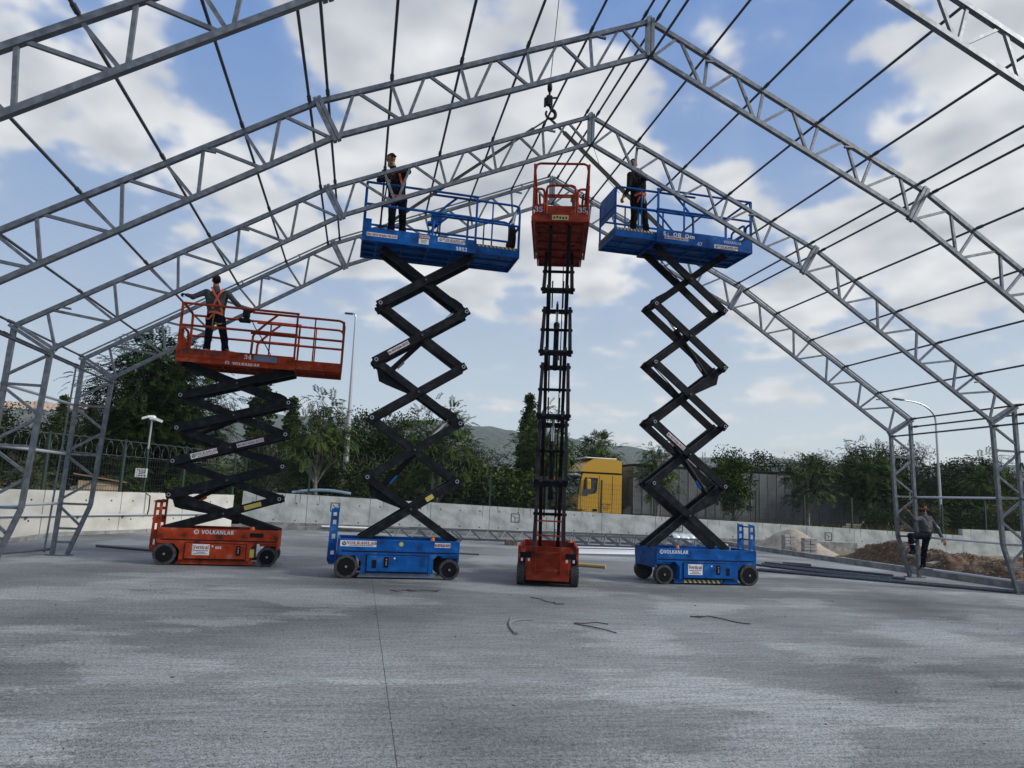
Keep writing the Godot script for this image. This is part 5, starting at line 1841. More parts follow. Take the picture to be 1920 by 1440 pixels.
# ------------------------------------------------------------------ poles and small structures
func build_poles() -> void:
	var t := thing("street_lamp", "tall straight tapered grey lamp post with a tiny head turned left", "lamp post", P(-5.0, 0.45, 36.0))
	var b := MB.new()
	b.cyl(Vector3.ZERO, Vector3(-0.05, 5.0, 0), 0.16, 0.11, 14)
	b.cyl(Vector3(-0.05, 5.0, 0), Vector3(-0.10, 9.4, 0), 0.085, 0.05, 12)
	part("pole", b, M.pole, t)
	for y in [4.2, 4.95]:
		var cb := MB.new()
		cb.cyl(Vector3(-0.045, y, 0), Vector3(-0.045, y + 0.07, 0), 0.16, 0.16, 12)
		part("clamp", cb, M.pole, t)
	var a := MB.new()
	a.sweep([Vector3(-0.10, 9.3, 0), Vector3(-0.11, 9.75, 0), Vector3(-0.16, 9.9, 0), Vector3(-0.28, 9.93, 0)], 0.05, 8, 0.04)
	part("arm", a, M.pole, t)
	var hd := MB.new()
	hd.bbox(Vector3(-0.45, 9.9, 0), Vector3(0.42, 0.08, 0.2), 0.03)
	part("lamp_head", hd, M.dark_tube, t)
	var t2 := thing("street_lamp", "slim street lamp with a long arm curving left above the dark pines", "lamp post", P(25.8, 0.4, 33.0))
	var b2 := MB.new()
	b2.cyl(Vector3.ZERO, Vector3(-0.02, 3.8, 0), 0.10, 0.075, 12)
	b2.cyl(Vector3(-0.02, 3.8, 0), Vector3(-0.05, 6.3, 0), 0.06, 0.05, 10)
	part("pole", b2, M.pole, t2)
	var pts := []
	for i in 10:
		var q := i / 9.0 * PI / 2 * 0.96
		pts.append(Vector3(-0.05 - 1.6 * (1 - cos(q)), 6.3 + 0.95 * sin(q), 0))
	pts.append(Vector3(-2.1, 7.30, 0))
	var a2 := MB.new()
	a2.sweep(pts, 0.05, 8, 0.035)
	part("arm", a2, M.pole, t2)
	var h2 := MB.new()
	h2.obox(Vector3(-2.3, 7.31, 0), Vector3(0.3, -0.02, 0), Vector3(0.0, 0.03, 0), Vector3(0, 0, 0.1))
	part("lamp_head", h2, M.dark_tube, t2)
	var t3 := thing("street_lamp", "short thin lamp post with a straight arm beside the curved street lamp", "lamp post", P(29.5, 0.4, 39.5))
	var b3 := MB.new()
	b3.cyl(Vector3.ZERO, Vector3(0, 4.35, 0), 0.05, 0.04, 8)
	part("pole", b3, M.pole, t3)
	var a3 := MB.new()
	a3.cyl(Vector3(0, 4.32, 0), Vector3(-0.75, 4.36, 0), 0.035, 0.03, 8)
	a3.bbox(Vector3(-0.95, 4.36, 0), Vector3(0.45, 0.06, 0.16), 0.02)
	part("arm", a3, M.dark_tube, t3)
	# floodlight pole on the angled wall
	var f := thing("floodlight_pole", "thin green pole with two white floodlights above the pale angled wall", "floodlight", P(-11.03, 0.44, 25.15))
	var fb := MB.new()
	fb.cyl(Vector3.ZERO, Vector3(0, 2.2, 0), 0.045, 0.042, 8)
	part("pole", fb, M.fence_green, f)
	var fb2 := MB.new()
	fb2.cyl(Vector3(0, 2.2, 0), Vector3(0.01, 3.1, 0), 0.03, 0.03, 8)
	part("pole", fb2, M.pole, f)
	var fh := MB.new()
	fh.bbox(Vector3(0.02, 3.2, 0), Vector3(0.19, 0.16, 0.16), 0.04)
	part("junction_box", fh, M.white, f)
	for s in [-1.0, 1.0]:
		var lb := MB.new()
		lb.obox(Vector3(0.02 + 0.2 * s, 3.17 - 0.03 * s, 0.03), Vector3(0.10, -0.035 * s, 0), Vector3(0.01, 0.04, 0), Vector3(0, 0, 0.07))
		part("floodlight_head", lb, M.white, f)
	var sg := MB.new()
	sg.box(Vector3(-0.10, 1.42, 0.07), Vector3(0.36, 0.28, 0.01))
	var sgo := part("notice", sg, M.white, f)
	for k in 4:
		var tb := MB.new()
		tb.box(Vector3(-0.10 + 0.03 * (k % 2), 1.51 - k * 0.06, 0.077), Vector3(0.26 - 0.05 * (k % 3), 0.025, 0.003))
		part("small_print", tb, M.ink, sgo)
	var cbl := MB.new()
	var wn := P(0.878, 0, -0.48) * 0.16
	cbl.sweep([Vector3(0, 2.0, 0.06), Vector3(0.01, 1.3, 0.06), Vector3(0, 0.85, 0.03), wn * 1.9 + Vector3(0, 0.7, 0), wn * 1.7 + Vector3(0.03, 0.3, 0), wn * 1.9 + Vector3(-0.02, 0.12, 0)], 0.02, 6)
	part("cable", cbl, M.black, f)
	# hut behind the fence
	var h := thing("garden_hut", "small weathered hut with a rusty tin roof behind the razor wire", "hut", P(-13.6, 0.44, 29.0), 0.35)
	var wl := MB.new()
	wl.box(Vector3(0, 0.55, 0), Vector3(1.3, 1.1, 1.2))
	part("wall", wl, M.brick_wall, h)
	for k in 7:
		var pb := MB.new()
		pb.box(Vector3(0, 0.08 + k * 0.155, 0.605), Vector3(1.28, 0.13, 0.03 + 0.01 * (k % 2)))
		part("plank", pb, M.brick_wall, h)
	var rf := MB.new()
	rf.obox(Vector3(0.02, 1.2, 0), Vector3(0.85, -0.12, 0), Vector3(0.003, 0.02, 0), Vector3(0, 0, 0.75))
	part("roof", rf, M.roof_tin, h)
	# pale blue corrugated hose on the wall top
	var hs := thing("corrugated_hose", "pale blue corrugated hose lying along the top of the back wall", "hose", P(-6.9, 1.36, 30.25))
	var hb := MB.new()
	var hp := []
	for i in 40:
		var q := i / 39.0
		hp.append(Vector3(q * 2.3, 0.06 + 0.14 * sin(q * PI * 0.9), 0.0))
	hb.sweep(hp, 0.06, 10)
	for i in range(1, 39):
		hb.cyl((hp[i] as Vector3) - Vector3(0.012, 0, 0), (hp[i] as Vector3) + Vector3(0.012, 0, 0), 0.072, 0.072, 10)
	part("hose_body", hb, M.car_paint, hs)
	# far lattice mast
	var ms := thing("radio_mast", "far thin lattice radio mast standing on the horizon beside the right blue lift's arms", "mast", P(70.0, 0, 148.0))
	var mb := MB.new()
	for s in [[-0.45, -0.45], [0.45, -0.45], [0.0, 0.5]]:
		mb.cyl(Vector3(s[0], 0, s[1]), Vector3(s[0] * 0.7, 13.6, s[1] * 0.7), 0.07, 0.06, 5)
	part("leg", mb, M.dark_tube, ms)
	var mz := MB.new()
	for k in 14:
		var w0 := 0.45 - 0.01 * k
		mz.cyl(Vector3(-w0, k * 0.95, -w0), Vector3(w0, k * 0.95 + 0.95, -w0), 0.045, 0.045, 4)
		mz.cyl(Vector3(w0, k * 0.95, -w0), Vector3(0, k * 0.95 + 0.95, w0), 0.045, 0.045, 4)
	part("lattice", mz, M.dark_tube, ms)

# ------------------------------------------------------------------ heaps
func heap_mesh(x0: float, x1: float, z0: float, z1: float, step: float, f: Callable) -> ArrayMesh:
	var st := SurfaceTool.new()
	st.begin(Mesh.PRIMITIVE_TRIANGLES)
	var nx := int((x1 - x0) / step)
	var nz := int((z1 - z0) / step)
	var pts := []
	for j in nz + 1:
		for i in nx + 1:
			var x := x0 + i * step
			var z := z0 + j * step
			pts.append(P(x, f.call(x, z), z))
	st.set_smooth_group(0)
	for j in nz:
		for i in nx:
			var a := j * (nx + 1) + i
			for q in [a, a + nx + 2, a + 1, a, a + nx + 1, a + nx + 2]:
				st.add_vertex(pts[q])
	st.generate_normals()
	return st.commit()

var heap_noise: FastNoiseLite
var heap_fine: FastNoiseLite

func earth_height(x: float, z: float) -> float:
	var e := smoothstep(11.30, 12.1, x) * (1.0 - smoothstep(14.4, 16.2, x)) * smoothstep(9.0, 11.0, z) * (1.0 - smoothstep(21.0, 23.0, z))
	var h := 0.34 + heap_noise.get_noise_2d(x * 1.2, z) * 0.30 + heap_fine.get_noise_2d(x, z) * 0.13
	h += 0.34 * exp(-(pow(x - 12.3, 2) / 0.7 + pow(z - 19.8, 2) / 1.6))
	return e * maxf(h, 0.04) + 0.05 * smoothstep(11.3, 11.5, x) - 0.04 * (1.0 - smoothstep(11.28, 11.4, x)) - 0.24 * smoothstep(15.5, 16.4, x) - 0.2 * (1.0 - smoothstep(8.7, 9.5, z)) - 0.2 * smoothstep(22.3, 23.1, z)

func sand_height(x: float, z: float) -> float:
	var d := sqrt(pow((x - 12.75) / 1.45, 2) + pow((z - 26.4) / 2.3, 2))
	var h := 0.86 * (0.5 + 0.5 * cos(PI * minf(d * 0.92, 1.0))) * 0.55 + 0.47 * maxf(0.0, 1.0 - d * 0.95)
	h += heap_noise.get_noise_2d(x * 1.5 + 40, z * 1.5) * 0.10 * smoothstep(1.2, 0.6, d) + heap_fine.get_noise_2d(x * 2.0, z * 2.0) * 0.03 * smoothstep(1.25, 0.9, d)
	return h - 0.05 - 0.13 * smoothstep(1.0, 1.3, d)

func build_piles() -> void:
	heap_noise = noise(301, 0.5, 4)
	heap_fine = noise(302, 2.4, 4)
	var e := thing("earth_heap", "long low heap of stony brown earth beside the right-hand kerb", "earth heap", P(12.5, 0, 16))
	var em := put("soil", heap_mesh(11.27, 16.6, 8.6, 23.2, 0.09, earth_height), M.dirt, e)
	em.position = -e.position
	var r := RandomNumberGenerator.new()
	r.seed = 8
	var sm := MB.new()
	sm.colored = true
	for i in 1500:
		var x := r.randf_range(11.45, 14.8)
		var z := r.randf_range(9.5, 22.0)
		var s := r.randf_range(0.012, 0.04) * (1.6 if r.randf() < 0.06 else 1.0)
		var k := r.randf_range(0.6, 1.5)
		sm.col = Color(0.26 * k, 0.22 * k, 0.17 * k) if r.randf() < 0.55 else Color(0.13 * k, 0.08 * k, 0.045 * k)
		var o := P(x, earth_height(x, z) + s * 0.25, z)
		var p := []
		for q in 6:
			p.append(o + [Vector3.RIGHT, Vector3.LEFT, Vector3.UP, Vector3.DOWN, Vector3.FORWARD, Vector3.BACK][q] * s * r.randf_range(0.6, 1.3))
		for q in [[0, 2, 4], [0, 2, 5], [0, 3, 4], [0, 3, 5], [1, 2, 4], [1, 2, 5], [1, 3, 4], [1, 3, 5]]:
			sm.flat(p[q[0]], p[q[1]], p[q[2]], (p[q[0]] + p[q[1]] + p[q[2]]) / 3 - o)
	var so := part("stones", sm, vivid(0.95), e)
	so.position = -e.position
	so.set_meta("kind", "stuff")
	# larger clods and slabs of stone on the heap
	for q in [[11.75, 17.9, 0.13], [12.4, 14.4, 0.07], [11.75, 18.9, 0.06], [12.0, 21.3, 0.09]]:
		var b := MB.new()
		var o := P(q[0], earth_height(q[0], q[1]) + 0.03, q[1]) - e.position
		b.obox(o, Vector3(q[2], 0.03, 0.05), Vector3(-0.02, 0.05, 0.01), Vector3(0.03, 0, q[2] * 0.7))
		part("slab_fragment", b, M.sand, e)
	var s := thing("sand_heap", "pointed heap of pale sand against the back wall", "sand heap", P(12.75, 0, 26.4))
	var sh := put("sand", heap_mesh(11.0, 14.6, 23.2, 29.7, 0.1, sand_height), M.sand, s)
	sh.position = -s.position
	# two stacks of paving blocks in front of the sand
	var k := 0
	for q in [[11.75, 25.0, 0.10, "stack of grey paving blocks in front of the sand heap, the taller one"], [12.30, 24.55, -0.05, "stack of grey paving blocks in front of the sand heap, the lower one"]]:
		var t := thing("paver_stack", q[3], "paving blocks", P(q[0], sand_height(q[0], q[1]) - 0.02, q[1]), q[2], "stacks of paving blocks")
		for c in (6 if k == 0 else 5):
			for m in 2:
				var b := MB.new()
				b.bbox(Vector3(-0.13 + m * 0.27 + rng.randf_range(-0.01, 0.01), 0.06 + c * 0.115, rng.randf_range(-0.015, 0.015)), Vector3(0.25, 0.105, 0.24), 0.012)
				part("paving_block", b, M.paver, t)
		k += 1

# ------------------------------------------------------------------ things lying on the slab
func lying_tube(label: String, a: Vector3, b: Vector3, r: float, mat: Material, group := "") -> void:
	var q := MB.new()
	q.cyl(Vector3.ZERO, b - a, r, r, 8)
	var o := part("loose_tube", q, mat, self)
	o.position = a
	tag(o, label, "steel tube", group)

func build_ground_clutter() -> void:
	lying_tube("short dark tube on the slab left of the orange lift", P(-10.3, 0.03, 19.2), P(-8.5, 0.03, 18.2), 0.03, M.dark_tube)
	lying_tube("short yellow tube sticking out beside the red end-on lift", P(0.55, 0.04, 17.9), P(1.75, 0.04, 17.1), 0.05, M.yellow_tube)
	lying_tube("thin dark bar on the slab just left of the red end-on lift", P(-2.2, 0.02, 20.4), P(-0.9, 0.02, 20.0), 0.025, M.dark_tube)
	# bundle of bright tubes behind the red lift
	var k := 0
	for q in [[1.2, 21.0, 6.6, 21.7, 0.05], [1.4, 21.5, 6.9, 22.1, 0.05], [1.0, 22.0, 7.2, 22.5, 0.05], [1.6, 22.6, 6.8, 23.1, 0.05], [1.3, 23.2, 7.0, 23.6, 0.05], [1.8, 22.3, 6.4, 22.7, 0.14]]:
		lying_tube("long bright galvanised tube in the bundle behind the red end-on lift", P(q[0], q[4], q[1]), P(q[2], q[4], q[3]), 0.036, M.bright_tube, "tubes in the bundle behind the red lift")
	# long tubes on the right
	for q in [[6.0, 17.5, 10.9, 13.0], [6.2, 17.7, 11.0, 13.4], [6.9, 19.2, 8.4, 15.9], [7.3, 19.4, 8.8, 16.0], [7.1, 18.6, 9.3, 16.1], [7.7, 19.9, 9.6, 16.9]]:
		lying_tube("long grey steel tube lying on the slab right of the blue lift marked 47", P(q[0], 0.035, q[1]), P(q[2], 0.035, q[3]), 0.032, M.tube, "tubes lying by the right-hand columns")
	lying_tube("short dark tube lying apart on the slab near the right kerb", P(8.35, 0.035, 20.0), P(9.0, 0.035, 19.55), 0.035, M.dark_tube)
	lying_tube("bright tube lying along the right kerb", P(10.9, 0.20, 12.6), P(10.95, 0.20, 17.4), 0.03, M.bright_tube)
	for q in [[-5.6, 0.0], [-4.9, 0.12]]:
		lying_tube("white tube resting on the kerb by the back wall", P(q[0], 0.17, 29.45 - q[1]), P(q[0] + 4.4, 0.17, 29.3 - q[1]), 0.035, M.white, "white tubes by the back wall")
	# lattice pieces laid flat
	k = 0
	for q in [[-2.4, 26.4, 5.2], [2.4, 26.9, 6.4], [3.2, 24.9, 6.0], [-3.6, 25.4, 3.0]]:
		var t := thing("truss_section", ["flat-lying dark lattice section near the back wall", "flat-lying dark lattice section nearest the plastic roll", "flat-lying dark lattice section beside the bright tube bundle", "short flat-lying lattice section behind the blue lift marked 1012"][k], "truss", P(q[0], 0.05, q[1]), 0.04 * (k - 1), "lattice sections waiting on the slab")
		var ln: float = q[2]
		for s in [0.0, 1.0]:
			var c := MB.new()
			c.box(Vector3(ln / 2, s * 0.30, -s * 0.60), Vector3(ln, 0.07, 0.07))
			part("chord", c, M.dark_tube if s > 0 else M.tube, t)
		var m := int(ln / 0.6)
		for i in m:
			var x0 := ln * i / m
			var x1 := ln * (i + 1) / m
			var a := Vector3(x0, 0.0, 0)
			var b := Vector3((x0 + x1) / 2, 0.30, -0.6)
			member("web_diagonal", a, b, 0.045, t, -1, M.dark_tube)
			member("web_diagonal", b, Vector3(x1, 0, 0), 0.045, t, -1, M.dark_tube)
		k += 1
	# plastic roll and a wooden block
	var pr := thing("plastic_roll", "crumpled roll of pale plastic sheeting behind the blue lift marked 47", "plastic roll", P(8.2, 0.0, 27.5), 0.12)
	var pb := MB.new()
	var hp := []
	for i in 22:
		hp.append(Vector3(i * 0.09, 0.24 + 0.03 * sin(i * 1.7), 0.03 * sin(i * 2.3)))
	pb.sweep(hp, 0.23, 12)
	part("roll", pb, M.film, pr)
	var pe := MB.new()
	pe.prism(Vector3(1.9, 0.06, 0.1), Vector3(0, 0, -1), Vector3(1, 0.0, 0), PackedVector2Array([Vector2(0, 0), Vector2(0.5, 0.1), Vector2(0.6, 0.9), Vector2(0.1, 0.7), Vector2(-0.2, 0.4)]), 0.1)
	part("loose_end", pe, M.film, pr)
	var wb := thing("timber_block", "small brown timber block propping a lattice section", "timber", P(0.95, 0, 24.6))
	var wbb := MB.new()
	wbb.bbox(Vector3(0, 0.09, 0), Vector3(0.4, 0.18, 0.25), 0.012)
	part("block", wbb, M.bark, wb)
	# rope ends
	rope("tangled dark rope in front of the blue lift marked 1012", [[-3.62, 12.36], [-3.5, 12.25], [-3.38, 12.42], [-3.2, 12.33], [-3.1, 12.44], [-2.95, 12.34], [-2.78, 12.50]], M.rope, 0.0075)
	rope("tangled dark rope in front of the blue lift marked 1012", [[-3.55, 12.2], [-3.35, 12.40], [-3.3, 12.28], [-3.05, 12.36], [-2.85, 12.3]], M.rope, 0.007)
	rope("pale forked rope end lying in front of the red end-on lift", [[-2.12, 9.80], [-2.24, 9.35], [-2.30, 8.95], [-2.28, 8.62]], M.rope_pale, 0.008)
	rope("pale forked rope end lying in front of the red end-on lift", [[-1.86, 9.66], [-2.02, 9.62], [-2.18, 9.48], [-2.28, 9.1], [-2.31, 8.66]], M.rope_pale, 0.008)
	rope("dark rope folded into a narrow V on the slab", [[-0.90, 9.40], [-1.05, 9.48], [-1.2, 9.44], [-1.36, 9.42], [-1.30, 9.32], [-1.15, 9.08], [-1.0, 8.78]], M.rope, 0.0068)
	rope("dark rope with a knot in front of the blue lift marked 47", [[0.62, 10.10], [0.74, 10.0], [0.70, 10.12], [0.82, 10.06], [0.92, 10.14], [1.0, 9.9], [1.1, 9.65], [1.22, 9.48]], M.rope, 0.0075)
	rope("short wavy dark rope close to the red end-on lift's wheels", [[-1.38, 11.78], [-1.27, 11.60], [-1.22, 11.35], [-1.12, 11.22], [-1.16, 11.12], [-1.02, 11.08]], M.rope, 0.0068)
	# litter: tiny scraps nobody would count
	var r := RandomNumberGenerator.new()
	r.seed = 19
	var b := MB.new()
	b.colored = true
	for i in 200:
		var x := r.randf_range(-9, 9)
		var z := r.randf_range(4.2, 24)
		var s := r.randf_range(0.002, 0.007)
		var v := r.randf_range(0.02, 0.12) if r.randf() < 0.8 else 0.45
		b.col = Color(v, v, v)
		var t := r.randf() * TAU
		b.obox(P(x, s * 0.5 + 0.002, z), Vector3(cos(t), 0, sin(t)) * s * r.randf_range(1.0, 2.6), Vector3(0, s * 0.5, 0), Vector3(-sin(t), 0, cos(t)) * s)
	var lo := part("grit", b, vivid(0.95), self)
	lo.set_meta("kind", "stuff")
	tag(lo, "scattered grit and scraps on the concrete", "grit")

func rope(label: String, pts: Array, mat: Material, r: float) -> void:
	var c := Curve3D.new()
	for i in pts.size():
		var p0: Array = pts[maxi(i - 1, 0)]
		var p1: Array = pts[mini(i + 1, pts.size() - 1)]
		var tg := P(p1[0] - p0[0], 0, p1[1] - p0[1]) / 6.0
		c.add_point(P(pts[i][0], r + 0.002 + 0.006 * (i % 2), pts[i][1]), -tg, tg)
	c.bake_interval = 0.03
	var b := MB.new()
	var l := []
	for q in c.get_baked_points():
		l.append(q)
	b.sweep(l, r, 7)
	b.ball(l[0], Vector3.ONE * r * 1.5, 6)
	var o := part("rope", b, mat, self)
	tag(o, label, "rope", label)

# ------------------------------------------------------------------ people
class Body:
	var v := PackedVector3Array()
	var n := PackedVector3Array()
	var c := PackedColorArray()
	var ix := PackedInt32Array()
	# bones: [a, b, ra, rb, colour]; joined with a smooth minimum and meshed as surface nets
	func add(bones: Array, cell: float, k: float) -> void:
		var lo := Vector3.ONE * 1e9
		var hi := -Vector3.ONE * 1e9
		for q in bones:
			var r: float = maxf(q[2], q[3]) + cell * 3
			for e in [q[0], q[1]]:
				lo = lo.min(e - Vector3.ONE * r)
				hi = hi.max(e + Vector3.ONE * r)
		var d := ((hi - lo) / cell).ceil()
		var nx := int(d.x) + 2; var ny := int(d.y) + 2; var nz := int(d.z) + 2
		var sx := ny * nz
		var f := PackedFloat32Array()
		f.resize(nx * ny * nz)
		f.fill(1.0)
		var best := PackedFloat32Array()
		best.resize(nx * ny * nz)
		best.fill(1.0)
		var who := PackedInt32Array()
		who.resize(nx * ny * nz)
		for bi in bones.size():
			var q = bones[bi]
			var a: Vector3 = q[0]
			var ba: Vector3 = (q[1] as Vector3) - a
			var l2 := maxf(ba.length_squared(), 1e-9)
			var ra: float = q[2]
			var rb: float = q[3]
			var r := maxf(ra, rb) + k + cell * 2.5
			var bl := (a.min(q[1]) - Vector3.ONE * r - lo) / cell
			var bh := (a.max(q[1]) + Vector3.ONE * r - lo) / cell
			for i in range(maxi(int(bl.x), 0), mini(int(bh.x) + 1, nx)):
				for j in range(maxi(int(bl.y), 0), mini(int(bh.y) + 1, ny)):
					for m in range(maxi(int(bl.z), 0), mini(int(bh.z) + 1, nz)):
						var pa := lo + Vector3(i, j, m) * cell - a
						var t := clampf(pa.dot(ba) / l2, 0.0, 1.0)
						var dd := (pa - ba * t).length() - lerpf(ra, rb, t)
						var id := i * sx + j * nz + m
						if dd < best[id]:
							best[id] = dd
							who[id] = bi
						var old := f[id]
						var h := maxf(k - absf(old - dd), 0.0) / k
						f[id] = minf(old, dd) - h * h * k * 0.25
		var vid := PackedInt32Array()
		vid.resize(nx * ny * nz)
		vid.fill(-1)
		var offs := [0, sx, nz, sx + nz, 1, sx + 1, nz + 1, sx + nz + 1]
		var cor := [Vector3(0, 0, 0), Vector3(1, 0, 0), Vector3(0, 1, 0), Vector3(1, 1, 0), Vector3(0, 0, 1), Vector3(1, 0, 1), Vector3(0, 1, 1), Vector3(1, 1, 1)]
		var edges := [[0, 1], [2, 3], [4, 5], [6, 7], [0, 2], [1, 3], [4, 6], [5, 7], [0, 4], [1, 5], [2, 6], [3, 7]]
		var lim := cell * 2.0
		for i in nx - 1:
			for j in ny - 1:
				for m in nz - 1:
					var id := i * sx + j * nz + m
					if absf(f[id]) > lim:
						continue
					var g := []
					var neg := 0
					for o in offs:
						var val := f[id + o]
						g.append(val)
						if val < 0.0:
							neg += 1
					if neg == 0 or neg == 8:
						continue
					var s := Vector3.ZERO
					var cnt := 0
					for e in edges:
						var g0: float = g[e[0]]
						var g1: float = g[e[1]]
						if (g0 < 0.0) != (g1 < 0.0):
							s += (cor[e[0]] as Vector3).lerp(cor[e[1]], g0 / (g0 - g1))
							cnt += 1
					var nn := Vector3(g[1] + g[3] + g[5] + g[7] - g[0] - g[2] - g[4] - g[6], g[2] + g[3] + g[6] + g[7] - g[0] - g[1] - g[4] - g[5], g[4] + g[5] + g[6] + g[7] - g[0] - g[1] - g[2] - g[3])
					vid[id] = v.size()
					v.append(lo + (Vector3(i, j, m) + s / cnt) * cell)
					n.append(nn.normalized())
					c.append(bones[who[id]][4])
		for i in range(1, nx - 1):
			for j in range(1, ny - 1):
				for m in range(1, nz - 1):
					var id := i * sx + j * nz + m
					if absf(f[id]) > lim:
						continue
					var ins := f[id] < 0.0
					for ax in 3:
						var st: int = [sx, nz, 1][ax]
						if (f[id + st] < 0.0) == ins:
							continue
						var u: int = [nz, 1, sx][ax]
						var w: int = [1, sx, nz][ax]
						var q := [vid[id - u - w], vid[id - w], vid[id], vid[id - u]]
						if q.min() < 0:
							continue
						if ins:
							ix.append_array(PackedInt32Array([q[0], q[2], q[1], q[0], q[3], q[2]]))
						else:
							ix.append_array(PackedInt32Array([q[0], q[1], q[2], q[0], q[2], q[3]]))
	func graft(o: Body, x: Transform3D, tint: Color) -> void:
		var k := v.size()
		for i in o.v.size():
			v.append(x * o.v[i])
			n.append((x.basis * o.n[i]).normalized())
			c.append(tint)
		for q in o.ix:
			ix.append(q + k)
	func mesh() -> ArrayMesh:
		var a := []
		a.resize(Mesh.ARRAY_MAX)
		a[Mesh.ARRAY_VERTEX] = v; a[Mesh.ARRAY_NORMAL] = n; a[Mesh.ARRAY_COLOR] = c; a[Mesh.ARRAY_INDEX] = ix
		var m := ArrayMesh.new()
		m.add_surface_from_arrays(Mesh.PRIMITIVE_TRIANGLES, a)
		return m

var hand_grip: Body
var hand_open: Body

# a right hand: wrist at the origin, fingers along +x, palm facing -y, thumb on +z
func make_hand(curl: float) -> Body:
	var h := Body.new()
	var w := Color(1, 1, 1)
	var b := []
	b.append([Vector3(-0.01, 0, 0), Vector3(0.03, 0, 0), 0.026, 0.026, w])
	for i in 4:
		b.append([Vector3(0.02, 0, (i - 1.5) * 0.012), Vector3(0.085, 0, (i - 1.5) * 0.021), 0.016, 0.012, w])
		var p := Vector3(0.09, 0, (i - 1.5) * 0.0215)
		var ang := curl * 0.7
		var ln := [0.034, 0.042, 0.046, 0.040][i] as float
		for s in 3:
			var q: Vector3 = p + Vector3(cos(ang), -sin(ang), 0) * ln * ([1.0, 0.72, 0.55][s] as float)
			b.append([p, q, 0.0098 - 0.0008 * s, 0.0090 - 0.0008 * s, w])
			p = q
			ang += curl
	var t0 := Vector3(0.03, -0.006, 0.024)
	var t1 := Vector3(0.065, -0.022, 0.052)
	b.append([t0, t1, 0.013, 0.0105, w])
	b.append([t1, Vector3(0.092, -0.03 - curl * 0.012, 0.050), 0.0105, 0.009, w])
	h.add(b, 0.006, 0.006)
	return h

